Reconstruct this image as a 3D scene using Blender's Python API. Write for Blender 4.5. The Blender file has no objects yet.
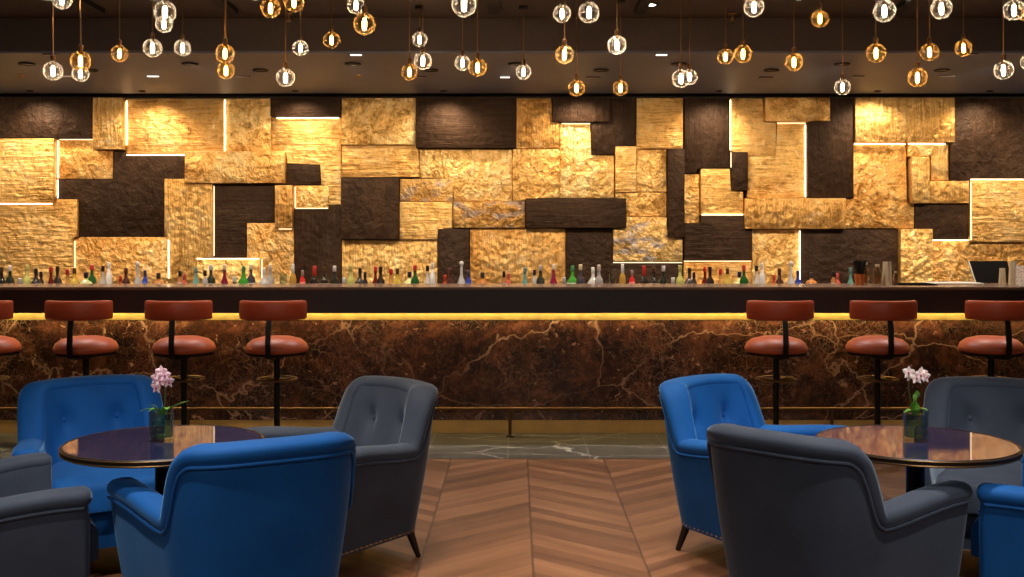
import bpy, bmesh, math, random
from mathutils import Vector, Matrix
random.seed(7)
PI = math.pi
SC = bpy.context.scene
COL = SC.collection
F = 1080.0; VX = 516.0; VY = 240.0; CH = 1.45
def wx(px, d): return (px - VX) * d / F
def wz(py, d): return CH - (py - VY) * d / F

# ------------------------------------------------------------------ materials
class NB:
    def __init__(self, name):
        self.m = bpy.data.materials.new(name); self.m.use_nodes = True
        self.nt = self.m.node_tree; self.nt.nodes.clear()
        self.out = self.nt.nodes.new('ShaderNodeOutputMaterial')
    def n(self, t, **kw):
        nd = self.nt.nodes.new(t)
        for k, v in kw.items(): setattr(nd, k, v)
        return nd
    def put(self, sock, v):
        if v is None: return
        if hasattr(v, 'links'): self.nt.links.new(v, sock)
        else:
            try: sock.default_value = v
            except Exception:
                sock.default_value = (v, v, v) if isinstance(v, (int, float)) else tuple(v)[:len(sock.default_value)]
    def coord(self, w='Object'): return self.n('ShaderNodeTexCoord').outputs[w]
    def rnd(self): return self.n('ShaderNodeObjectInfo').outputs['Random']
    def map(self, v, scale=(1, 1, 1), loc=(0, 0, 0), rot=(0, 0, 0)):
        nd = self.n('ShaderNodeMapping'); self.put(nd.inputs[0], v)
        nd.inputs['Scale'].default_value = scale; nd.inputs['Rotation'].default_value = rot
        self.put(nd.inputs['Location'], loc); return nd.outputs[0]
    def noise(self, v, scale, detail=4, rough=.55, dist=0, out=0):
        nd = self.n('ShaderNodeTexNoise'); self.put(nd.inputs['Vector'], v)
        nd.inputs['Scale'].default_value = scale; nd.inputs['Detail'].default_value = detail
        nd.inputs['Roughness'].default_value = rough; nd.inputs['Distortion'].default_value = dist
        return nd.outputs[out]
    def voro(self, v, scale, feature='F1', out=0, rnd=1):
        nd = self.n('ShaderNodeTexVoronoi', feature=feature); self.put(nd.inputs['Vector'], v)
        nd.inputs['Scale'].default_value = scale; nd.inputs['Randomness'].default_value = rnd
        return nd.outputs[out]
    def wave(self, v, scale, dist=2, detail=2, dscale=1, axis='X'):
        nd = self.n('ShaderNodeTexWave', bands_direction=axis); self.put(nd.inputs[0], v)
        nd.inputs['Scale'].default_value = scale; nd.inputs['Distortion'].default_value = dist
        nd.inputs['Detail'].default_value = detail; nd.inputs['Detail Scale'].default_value = dscale
        return nd.outputs[1]
    def math(self, op, a, b=None, c=None):
        nd = self.n('ShaderNodeMath', operation=op)
        for i, x in enumerate((a, b, c)): self.put(nd.inputs[i], x)
        return nd.outputs[0]
    def vmath(self, op, a, b):
        nd = self.n('ShaderNodeVectorMath', operation=op); self.put(nd.inputs[0], a); self.put(nd.inputs[1], b)
        return nd.outputs[0]
    def xyz(self, v):
        nd = self.n('ShaderNodeSeparateXYZ'); self.put(nd.inputs[0], v); return nd.outputs
    def comb(self, x, y, z):
        nd = self.n('ShaderNodeCombineXYZ')
        for i, a in enumerate((x, y, z)): self.put(nd.inputs[i], a)
        return nd.outputs[0]
    def ramp(self, f, stops, interp='LINEAR'):
        nd = self.n('ShaderNodeValToRGB'); cr = nd.color_ramp; cr.interpolation = interp
        while len(cr.elements) < len(stops): cr.elements.new(.5)
        for e, (p, c) in zip(cr.elements, stops):
            e.position = p
            e.color = (c, c, c, 1) if isinstance(c, (int, float)) else (*c, 1)
        self.put(nd.inputs[0], f); return nd.outputs[0]
    def mix(self, f, a, b, mode='MIX'):
        nd = self.n('ShaderNodeMix', data_type='RGBA', blend_type=mode)
        self.put(nd.inputs[0], f)
        for i, v in ((6, a), (7, b)):
            if isinstance(v, tuple) and len(v) == 3: v = (*v, 1)
            self.put(nd.inputs[i], v)
        return nd.outputs[2]
    def bump(self, h, s=.3, d=.01, nrm=None):
        nd = self.n('ShaderNodeBump'); nd.inputs['Strength'].default_value = s
        nd.inputs['Distance'].default_value = d; self.put(nd.inputs['Height'], h)
        if nrm is not None: self.put(nd.inputs['Normal'], nrm)
        return nd.outputs[0]
    def pbr(self, col, rough=.5, metal=0, normal=None, **kw):
        p = self.n('ShaderNodeBsdfPrincipled')
        if isinstance(col, tuple) and len(col) == 3: col = (*col, 1)
        self.put(p.inputs['Base Color'], col); self.put(p.inputs['Roughness'], rough); self.put(p.inputs['Metallic'], metal)
        if normal is not None: self.put(p.inputs['Normal'], normal)
        for k, v in kw.items():
            if isinstance(v, tuple) and len(v) == 3: v = (*v, 1)
            self.put(p.inputs[k.replace('_', ' ')], v)
        self.nt.links.new(p.outputs[0], self.out.inputs[0]); return self.m

def plain(name, col, rough=.5, metal=0, var=.12, scale=25, **kw):
    b = NB(name); n = b.noise(b.coord(), scale)
    d = tuple(c * (1 - var) for c in col); l = tuple(min(1, c * (1 + var)) for c in col)
    return b.pbr(b.mix(n, d, l), rough, metal, **kw)
def emit(name, col, strength):
    b = NB(name); e = b.n('ShaderNodeEmission'); e.inputs[0].default_value = (*col, 1); e.inputs[1].default_value = strength
    b.nt.links.new(e.outputs[0], b.out.inputs[0]); return b.m

def velvet(name, dark, light, sheen, tint):
    b = NB(name); c = b.coord()
    n1 = b.noise(c, 5, 3); n2 = b.noise(c, 260, 2)
    f = b.math('ADD', b.math('MULTIPLY', n1, .7), b.math('MULTIPLY', n2, .3))
    return b.pbr(b.mix(b.ramp(f, [(.3, 0.), (.7, 1.)]), dark, light), .75, 0, b.bump(n2, .12, .002),
                 Sheen_Weight=sheen, Sheen_Roughness=.35, Sheen_Tint=tint, Specular_IOR_Level=.25)

def relief(name, kind):
    """hammered / brushed leaf panels"""
    b = NB(name); c = b.coord(); r = b.rnd()
    c = b.vmath('ADD', c, b.comb(b.math('MULTIPLY', r, 37.), b.math('MULTIPLY', r, 11.), b.math('MULTIPLY', r, 53.)))
    gold = not kind.startswith('dark')
    big = b.noise(c, 2.2, 3)
    if kind.endswith('v'):
        st = b.noise(b.map(c, (34, 6, 3.2)), 1, 5, .65)
        fine = b.noise(b.map(c, (120, 20, 9)), 1, 3)
    elif kind.endswith('h'):
        st = b.noise(b.map(c, (3.2, 6, 34)), 1, 5, .65)
        fine = b.noise(b.map(c, (9, 20, 120)), 1, 3)
    else:
        st = b.noise(c, 9, 5, .6, .8)
        fine = b.noise(c, 48, 3, .6)
    if kind[-1] in 'vh':
        st = b.math('ADD', b.math('MULTIPLY', st, .55), b.math('MULTIPLY', b.noise(c, 11, 6, .65, .6), .45))
        fine = b.math('ADD', b.math('MULTIPLY', fine, .6), b.math('MULTIPLY', b.noise(c, 60, 3), .4))
    ham = b.voro(c, 20, 'SMOOTH_F1')
    wear = b.math('ADD', b.math('ADD', b.math('MULTIPLY', st, .5), b.math('MULTIPLY', fine, .28)), b.math('MULTIPLY', big, .35))
    if kind == 'gold_patina':
        base = b.ramp(wear, [(.36, (.30, .15, .045)), (.48, (.62, .36, .11)), (.6, (.85, .56, .21)), (.74, (1, .78, .42))])
        p = b.ramp(b.noise(b.map(c, (1, 1, 2.2)), 6, 4), [(.5, 0.), (.62, 1.)])
        base = b.mix(b.math('MULTIPLY', p, .75), base, (.42, .40, .44))
    elif gold:
        base = b.ramp(wear, [(.36, (.26, .105, .022)), (.47, (.60, .31, .080)), (.57, (.92, .55, .18)), (.70, (1, .77, .38))])
    else:
        base = b.ramp(wear, [(.36, (.015, .0065, .003)), (.55, (.034, .0165, .009)), (.75, (.075, .039, .021))])
    if gold:   # every panel its own depth of gold
        base = b.mix(b.ramp(b.math('FRACT', b.math('MULTIPLY', r, 7.3)), [(.25, 0.), (1., .85)]), base, b.mix(1., base, (.70, .54, .38), 'MULTIPLY'))
    if gold:   # worn-through spots and paler rubbed leaf
        sp = b.noise(c, 13 if kind.endswith('n') else 7, 8, .72, .4)
        base = b.mix(b.ramp(sp, [(.30, .8), (.45, 0.)]), base, (.20, .075, .016))
        base = b.mix(b.ramp(sp, [(.58, 0.), (.72, .7)]), base, (1, .84, .52))
    h = b.math('ADD', b.math('ADD', b.math('MULTIPLY', st, 1.), b.math('MULTIPLY', fine, .35)), b.math('MULTIPLY', ham, .45))
    nrm = b.bump(h, .85 if gold else .6, .034)
    rough = b.ramp(fine, [(.3, .30), (.7, .52)])
    return b.pbr(base, rough if gold else b.math('ADD', rough, .12), .72 if gold else .1, nrm, Specular_IOR_Level=.22, Specular_Tint=(1, .84, .70))

def emperador(name):
    b = NB(name); c = b.coord()
    def warp(v, sc, amt, det=4):
        nz = b.vmath('SUBTRACT', b.noise(v, sc, det, out=1), (.5, .5, .5))
        return b.vmath('ADD', v, b.vmath('MULTIPLY', nz, (amt, amt, amt)))
    w = warp(c, 1.6, .9); w2 = warp(c, 6, .22)
    base = b.ramp(b.noise(w, 4.5, 10, .72), [(.36, (.006, .002, .001)), (.48, (.030, .0085, .004)), (.57, (.085, .026, .011)), (.68, (.19, .070, .034))])
    mott = b.ramp(b.noise(w2, 26, 6, .75), [(.52, 0.), (.66, 1.)])
    base = b.mix(b.math('MULTIPLY', mott, .55), base, (.20, .068, .030))
    mask = b.ramp(b.noise(c, 1.9, 3), [(.40, .05), (.60, 1.)])
    fine = b.voro(b.map(warp(w2, 20, .03), (1, 1, 1.25), (0, 0, 0), (0, .5, 0)), 8, 'DISTANCE_TO_EDGE')
    fine = b.math('MINIMUM', fine, b.voro(b.map(w2, (1.6, 1, .8), (5, 0, 2), (0, -.6, 0)), 15, 'DISTANCE_TO_EDGE'))
    v2 = b.math('MULTIPLY', b.ramp(fine, [(0, .55), (.012, .2), (.03, 0.)]), mask)
    lo = b.map(warp(warp(c, 2.2, .35), 14, .05), (.42, 1, .75), (0, 0, 0), (0, .7, 0))
    v3 = b.math('MULTIPLY', b.ramp(b.voro(lo, 2.0, 'DISTANCE_TO_EDGE'), [(0, .8), (.004, .5), (.011, 0.)]), b.ramp(b.noise(c, 1.3, 2), [(.34, .15), (.52, 1.)]))
    base = b.mix(b.math('MAXIMUM', v2, v3), base, (.48, .27, .17))
    spot = b.math('MULTIPLY', b.ramp(b.noise(w2, 17, 4, .6), [(.63, 0.), (.67, .9)]), b.ramp(b.noise(c, 2.6, 2), [(.42, .1), (.6, 1.)]))
    base = b.mix(spot, base, (.55, .30, .18))
    return b.pbr(base, .22, 0, Coat_Weight=.2, Coat_Roughness=.5, Coat_IOR=1.6)

def chevron(name):
    b = NB(name); c = b.coord(); x, y, z = b.xyz(c)
    BW = .505; u = b.math('DIVIDE', b.math('SUBTRACT', x, .075), BW)
    band = b.math('FLOOR', u); fr = b.math('FRACT', b.math('ADD', u, 200.))
    par = b.math('MODULO', b.math('ADD', band, 200.), 2.)
    tri = b.math('ADD', b.math('MULTIPLY', b.math('SUBTRACT', 1., par), fr), b.math('MULTIPLY', par, b.math('SUBTRACT', 1., fr)))
    sgn = b.math('SUBTRACT', 1., b.math('MULTIPLY', par, 2.))
    v = b.math('ADD', y, b.math('MULTIPLY', tri, BW * .86))
    pw = .105; pi_ = b.math('DIVIDE', v, pw)
    idx = b.math('FLOOR', pi_); pf = b.math('FRACT', b.math('ADD', pi_, 500.))
    wn = b.n('ShaderNodeTexWhiteNoise', noise_dimensions='2D'); b.put(wn.inputs['Vector'], b.comb(idx, band, 0.))
    rv = wn.outputs['Value']
    along = b.math('MULTIPLY', tri, BW * 1.3)
    g = b.noise(b.comb(b.math('MULTIPLY', v, 34.), b.math('ADD', b.math('MULTIPLY', along, 2.5), b.math('MULTIPLY', rv, 40.)), band), 1, 5, .6, .6)
    g2 = b.noise(b.comb(b.math('MULTIPLY', v, 9.), b.math('ADD', along, b.math('MULTIPLY', rv, 90.)), band), 1, 3)
    t = b.math('ADD', b.math('ADD', b.math('MULTIPLY', rv, .30), b.math('MULTIPLY', g, .32)), b.math('MULTIPLY', g2, .4))
    base = b.ramp(t, [(.25, (.070, .023, .011)), (.5, (.160, .064, .030)), (.75, (.29, .134, .068))])
    jl = b.math('MINIMUM', pf, b.math('SUBTRACT', 1., pf))
    js = b.math('MINIMUM', fr, b.math('SUBTRACT', 1., fr))
    j = b.math('MAXIMUM', b.ramp(jl, [(0, .45), (.03, 0.)]), b.ramp(js, [(0, .8), (.008, .6), (.014, 0.)]))
    base = b.mix(j, base, (.03, .012, .006))
    return b.pbr(base, b.ramp(g, [(.3, .34), (.7, .48)]), 0, b.bump(b.math('SUBTRACT', b.math('MULTIPLY', g, .2), j), .25, .004))

def floor_marble(name):
    b = NB(name); c = b.coord(); x, y, z = b.xyz(c)
    w = b.vmath('ADD', c, b.map(b.noise(c, 2.5, 4, out=1), (.35, .35, .35)))
    base = b.ramp(b.noise(w, 4, 6, .65), [(.3, (.034, .030, .030)), (.7, (.100, .088, .086))])
    v = b.ramp(b.voro(b.map(w, (.8, 2.2, 1), (0, 0, 0), (0, 0, .6)), 1.5, 'DISTANCE_TO_EDGE'), [(0, .9), (.01, .45), (.022, 0.)])
    v2 = b.ramp(b.noise(w, 6, 5, .7), [(.62, 0.), (.72, .28)])
    base = b.mix(b.math('MAXIMUM', v, v2), base, (.42, .40, .38))
    TW = .548
    fx = b.math('FRACT', b.math('ADD', b.math('DIVIDE', b.math('ADD', x, .055), TW), 100.))
    j = b.ramp(b.math('MINIMUM', fx, b.math('SUBTRACT', 1., fx)), [(0, 1.), (.006, 1.), (.010, 0.)])
    base = b.mix(b.math('MULTIPLY', j, .55), base, (.24, .23, .22))
    return b.pbr(base, .38)

def glass_thin(name, tint, facing=.35, speck=0., diff=(1, 1, 1)):
    b = NB(name)
    tr = b.n('ShaderNodeBsdfTransparent'); tr.inputs[0].default_value = (*tint, 1)
    gl = b.n('ShaderNodeBsdfGlossy'); gl.inputs['Roughness'].default_value = .05
    lw = b.n('ShaderNodeLayerWeight'); lw.inputs[0].default_value = facing
    fac = b.math('MINIMUM', b.math('ADD', b.math('MULTIPLY', lw.outputs['Facing'], .55), .05), 1.)
    m1 = b.n('ShaderNodeMixShader'); b.put(m1.inputs[0], fac)
    b.nt.links.new(tr.outputs[0], m1.inputs[1]); b.nt.links.new(gl.outputs[0], m1.inputs[2])
    last = m1
    if speck:
        c = b.coord()
        sp = b.ramp(b.voro(c, 95, 'F1'), [(.0, 1.), (.26, .75), (.38, 0.)])
        sp = b.math('MULTIPLY', sp, b.ramp(b.noise(c, 45, 1), [(.45, 0.), (.55, 1.)]))
        fac2 = b.math('MULTIPLY', b.math('ADD', b.math('MULTIPLY', sp, .7), b.math('MULTIPLY', b.math('POWER', lw.outputs['Facing'], 2.), .45)), speck)
        tl = b.n('ShaderNodeBsdfTranslucent'); tl.inputs[0].default_value = (*diff, 1)
        m2 = b.n('ShaderNodeMixShader'); b.put(m2.inputs[0], fac2)
        b.nt.links.new(m1.outputs[0], m2.inputs[1]); b.nt.links.new(tl.outputs[0], m2.inputs[2])
        last = m2
    b.nt.links.new(last.outputs[0], b.out.inputs[0]); return b.m

M = {}
M['blue'] = velvet('blue_velvet', (.002, .066, .26), (.005, .105, .38), .5, (.30, .62, 1))
M['grey'] = velvet('grey_velvet', (.033, .043, .067), (.056, .070, .103), .5, (.62, .78, 1))
for k in ('gold_v', 'gold_h', 'gold_n', 'gold_patina', 'dark_v', 'dark_h', 'dark_n'): M[k] = relief(k + '_leaf', k)
M['emperador'] = emperador('brown_veined_marble')
M['chevron'] = chevron('chevron_oak'); M['tiles'] = floor_marble('dark_marble_tile')
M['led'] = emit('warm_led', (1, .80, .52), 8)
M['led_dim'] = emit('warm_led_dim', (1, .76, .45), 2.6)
M['bar_led'] = emit('bar_led', (1, .80, .34), 75)
M['slot'] = emit('slot_light', (1, .85, .72), 2.2)
M['down'] = emit('downlight_lens', (1, .85, .65), 12)
M['lens_dark'] = plain('dark_baffle', (.03, .025, .02), .5)
M['bulb_amber'] = emit('amber_bulb', (1, .50, .12), 60)
M['bulb_white'] = emit('pale_bulb', (1, .74, .45), 60)
M['globe_clear'] = glass_thin('clear_bubble_glass', (.97, .95, .92), .35, .75)
M['globe_amber'] = glass_thin('amber_bubble_glass', (.97, .88, .72), .35, .6, (1, .78, .45))
M['ceil'] = plain('ceiling_paint', (.085, .062, .052), .7)
M['soffit'] = plain('soffit_paint', (.15, .172, .26), .5, scale=4)
M['wall'] = plain('bronze_wall', (.035, .022, .017), .6)
M['room'] = plain('taupe_wall', (.13, .095, .075), .8)
M['black'] = plain('black_steel', (.012, .010, .009), .38, .6)
M['track'] = plain('track_black', (.008, .007, .006), .6)
M['brass'] = plain('aged_brass', (.36, .20, .075), .33, .9)
M['darkbrass'] = plain('dark_bronze', (.15, .075, .03), .35, .85)
M['kick'] = plain('gold_kickplate', (.85, .47, .14), .5, .35, .3, 6)
M['apron'] = plain('dark_walnut', (.022, .011, .008), .42, 0, .4, 3)
M['counter'] = plain('polished_counter', (.20, .125, .085), .25, 0, .3, 8)
M['leather'] = plain('rust_leather', (.44, .085, .030), .45, 0, .15, 60)
M['leather2'] = plain('rust_leather_back', (.40, .062, .022), .40, 0, .15, 60)
M['glow_strip'] = plain('glow_strip_brass', (.20, .125, .030), .55, .2, .5, 14)
M['edge'] = plain('table_edge', (.022, .014, .010), .35)
M['legwood'] = plain('ebony_leg', (.010, .007, .006), .35)
def glass_top():
    b = NB('navy_mirror_top'); n = b.noise(b.coord(), 3)
    return b.pbr(b.mix(n, (.012, .016, .055), (.02, .022, .07)), .035, 0, IOR=2.6, Specular_IOR_Level=.5, Specular_Tint=(1, .86, .8))
M['tabletop'] = glass_top()
M['vase'] = glass_thin('vase_glass', (.86, .93, .90), .3)
M['water'] = glass_thin('green_water', (.55, .74, .50), .25)
M['leaf'] = plain('orchid_leaf', (.10, .26, .03), .4, 0, .3, 30)
M['stem'] = plain('orchid_stem', (.06, .07, .025), .5)
M['petal_pink'] = plain('pink_petal', (.80, .48, .55), .6, 0, .25, 60, Subsurface_Weight=.15)
M['petal_white'] = plain('pale_petal', (.86, .66, .62), .6, 0, .2, 60, Subsurface_Weight=.15)
M['lip'] = plain('orchid_lip', (.42, .06, .16), .5)
M['steel'] = plain('brushed_steel', (.95, .80, .55), .38, .7)
M['copper'] = plain('copper_cup', (.75, .26, .09), .28, 1)
M['straw'] = plain('black_straw', (.006, .005, .005), .4)
M['mat'] = plain('rubber_mat', (.008, .006, .005), .8, Specular_IOR_Level=.1)
M['jar'] = glass_thin('jar_glass', (.92, .86, .76), .55)
M['cream'] = plain('cream_card', (.72, .66, .55), .6)
M['specks'] = None
def specks():
    b = NB('speckled_box'); c = b.coord()
    f = b.ramp(b.voro(c, 60), [(.25, 0.), (.4, 1.)])
    return b.pbr(b.mix(f, (.35, .16, .10), (.75, .66, .58)), .5)
M['specks'] = specks()
CM = {}
def cmat(col, rough=.25, trans=0.):
    k = (col, rough, trans)
    if k not in CM:
        CM[k] = plain('bottle_tint', col, rough, 0, .1, 30, Transmission_Weight=trans)
    return CM[k]

# ------------------------------------------------------------------ mesh helpers
class MB:
    def __init__(self): self.bm = bmesh.new()
    def box(self, x0, x1, y0, y1, z0, z1, mi=0):
        v = [self.bm.verts.new(p) for p in ((x0,y0,z0),(x1,y0,z0),(x1,y1,z0),(x0,y1,z0),(x0,y0,z1),(x1,y0,z1),(x1,y1,z1),(x0,y1,z1))]
        for f in ((3,2,1,0),(4,5,6,7),(0,1,5,4),(1,2,6,5),(2,3,7,6),(3,0,4,7)):
            self.bm.faces.new([v[i] for i in f]).material_index = mi
        return v
    def loft(self, rings, closed=True, cap0=True, cap1=True):
        R = [[self.bm.verts.new(p) for p in r] for r in rings]
        n = len(R[0])
        for a, b in zip(R, R[1:]):
            for i in range(n if closed else n - 1):
                j = (i + 1) % n
                try: self.bm.faces.new((a[i], a[j], b[j], b[i]))
                except ValueError: pass
        if cap0: self.bm.faces.new(list(reversed(R[0])))
        if cap1: self.bm.faces.new(R[-1])
        return R
    def lathe(self, prof, seg=24, c=(0, 0, 0), cap=True):
        rings = [[(c[0] + max(r, .0004) * math.cos(2*PI*i/seg), c[1] + max(r, .0004) * math.sin(2*PI*i/seg), c[2] + z) for i in range(seg)] for r, z in prof]
        self.loft(rings, True, cap, cap); return self
    def tube(self, pts, r, seg=8, r1=None, closed=False, cap=True):
        pts = [Vector(p) for p in pts]; rings = []; n = len(pts); up = None
        for i, p in enumerate(pts):
            if closed: t = pts[(i + 1) % n] - pts[i - 1]
            else: t = pts[min(i + 1, n - 1)] - pts[max(i - 1, 0)]
            t.normalize()
            if up is None:
                up = Vector((0, 0, 1)) if abs(t.z) < .9 else Vector((1, 0, 0))
            s = t.cross(up); s.normalize(); up = s.cross(t); up.normalize()
            rr = r if r1 is None else r + (r1 - r) * i / max(1, n - 1)
            if callable(r): rr = r(i / max(1, n - 1))
            rings.append([p + s * rr * math.cos(2*PI*k/seg) + up * rr * math.sin(2*PI*k/seg) for k in range(seg)])
        if closed:
            R = self.loft(rings, True, False, False)
            for k in range(seg):
                j = (k + 1) % seg
                try: self.bm.faces.new((R[-1][k], R[-1][j], R[0][j], R[0][k]))
                except ValueError: pass
        else: self.loft(rings, True, cap, cap)
        return self
    def ball(self, c, r, sx=1, sy=1, sz=1, seg=12, rings=8):
        prof = [(r * math.sin(PI * i / rings), -r * math.cos(PI * i / rings)) for i in range(rings + 1)]
        rr = [[(c[0] + sx * max(a, .0003) * math.cos(2*PI*k/seg), c[1] + sy * max(a, .0003) * math.sin(2*PI*k/seg), c[2] + sz * z) for k in range(seg)] for a, z in prof]
        self.loft(rr); return self
    def poly(self, pts, y0, y1):
        """extrude an XZ polygon between y0 (front) and y1"""
        a = [self.bm.verts.new((x, y0, z)) for x, z in pts]; b = [self.bm.verts.new((x, y1, z)) for x, z in pts]
        n = len(pts)
        self.bm.faces.new(a); self.bm.faces.new(list(reversed(b)))
        for i in range(n):
            j = (i + 1) % n; self.bm.faces.new((a[j], a[i], b[i], b[j]))
        return self
    def mesh(self, name, mat, smooth=True, bevel=0, seg=2):
        if bevel:
            bmesh.ops.bevel(self.bm, geom=list(self.bm.edges), offset=bevel, segments=seg, affect='EDGES', profile=.5, clamp_overlap=True)
        bmesh.ops.recalc_face_normals(self.bm, faces=self.bm.faces)
        me = bpy.data.meshes.new(name); self.bm.to_mesh(me); self.bm.free()
        if mat is not None: me.materials.append(mat)
        if smooth:
            for p in me.polygons: p.use_smooth = True
            try: me.set_sharp_from_angle(angle=math.radians(42))
            except Exception: pass
        return me
    def build(self, name, mat, parent=None, smooth=True, bevel=0, loc=None, seg=2):
        o = bpy.data.objects.new(name, self.mesh(name, mat, smooth, bevel, seg)); COL.objects.link(o)
        if parent is not None: o.parent = parent
        if loc is not None: o.location = loc
        return o
def tag(o, label=None, cat=None, group=None, kind=None):
    if label: o['label'] = label
    if cat: o['category'] = cat
    if group: o['group'] = group
    if kind: o['kind'] = kind
    return o
def thing(name, label, cat, loc=(0, 0, 0), rz=0, group=None):
    o = bpy.data.objects.new(name, None); COL.objects.link(o); o.location = loc; o.rotation_euler = (0, 0, rz)
    o.empty_display_size = .1
    return tag(o, label, cat, group)
def dup(root, loc, rz, label, mats=None):
    r = root.copy(); COL.objects.link(r); r.location = loc; r.rotation_euler = (0, 0, rz); r['label'] = label
    for ch in list(root.children):
        c = ch.copy(); COL.objects.link(c); c.parent = r
        for g in list(ch.children):
            d = g.copy(); COL.objects.link(d); d.parent = c
    return r

# ------------------------------------------------------------------ room
BY = 7.9            # apron plane of the bar
WY = 9.85           # wall behind relief
PY = 9.72           # reference plane for the relief panels
XR = 6.4; YB = -3.2
SOF = 7.5; ZC = 2.99; ZS = 2.75
def struct(name, mb, mat, bevel=0): return tag(mb.build(name, mat, None, False, bevel), kind='structure')
m = MB(); m.box(-XR, XR, YB, 7.15, -.08, 0); struct('floor', m, M['chevron'])
m = MB(); m.box(-XR, XR, 7.155, WY, -.08, 0); struct('floor.001', m, M['tiles'])
m = MB(); m.box(-XR, XR, 7.15, 7.155, -.08, .001); struct('trim_1', m, M['darkbrass'])
m = MB(); m.box(-XR, XR, YB, WY + .15, ZC, ZC + .1); struct('ceiling', m, M['ceil'])
m = MB(); m.box(-XR, XR, SOF, 9.58, ZS, ZC - .002); struct('ceiling.001', m, M['soffit'])
m = MB(); m.box(-XR, XR, SOF - .02, SOF - .001, ZS + .012, ZC - .002); struct('trim_2', m, M['ceil'])
m = MB(); m.box(-XR, XR, WY, WY + .15, -.08, ZC); struct('wall_back', m, M['wall'])
m = MB(); m.box(-XR - .15, -XR, YB, WY + .15, -.08, ZC); struct('wall_left', m, M['room'])
m = MB(); m.box(XR, XR + .15, YB, WY + .15, -.08, ZC); struct('wall_right', m, M['room'])
m = MB(); m.box(-XR, XR, YB - .15, YB, -.08, ZC); struct('wall_front', m, M['room'])

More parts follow.
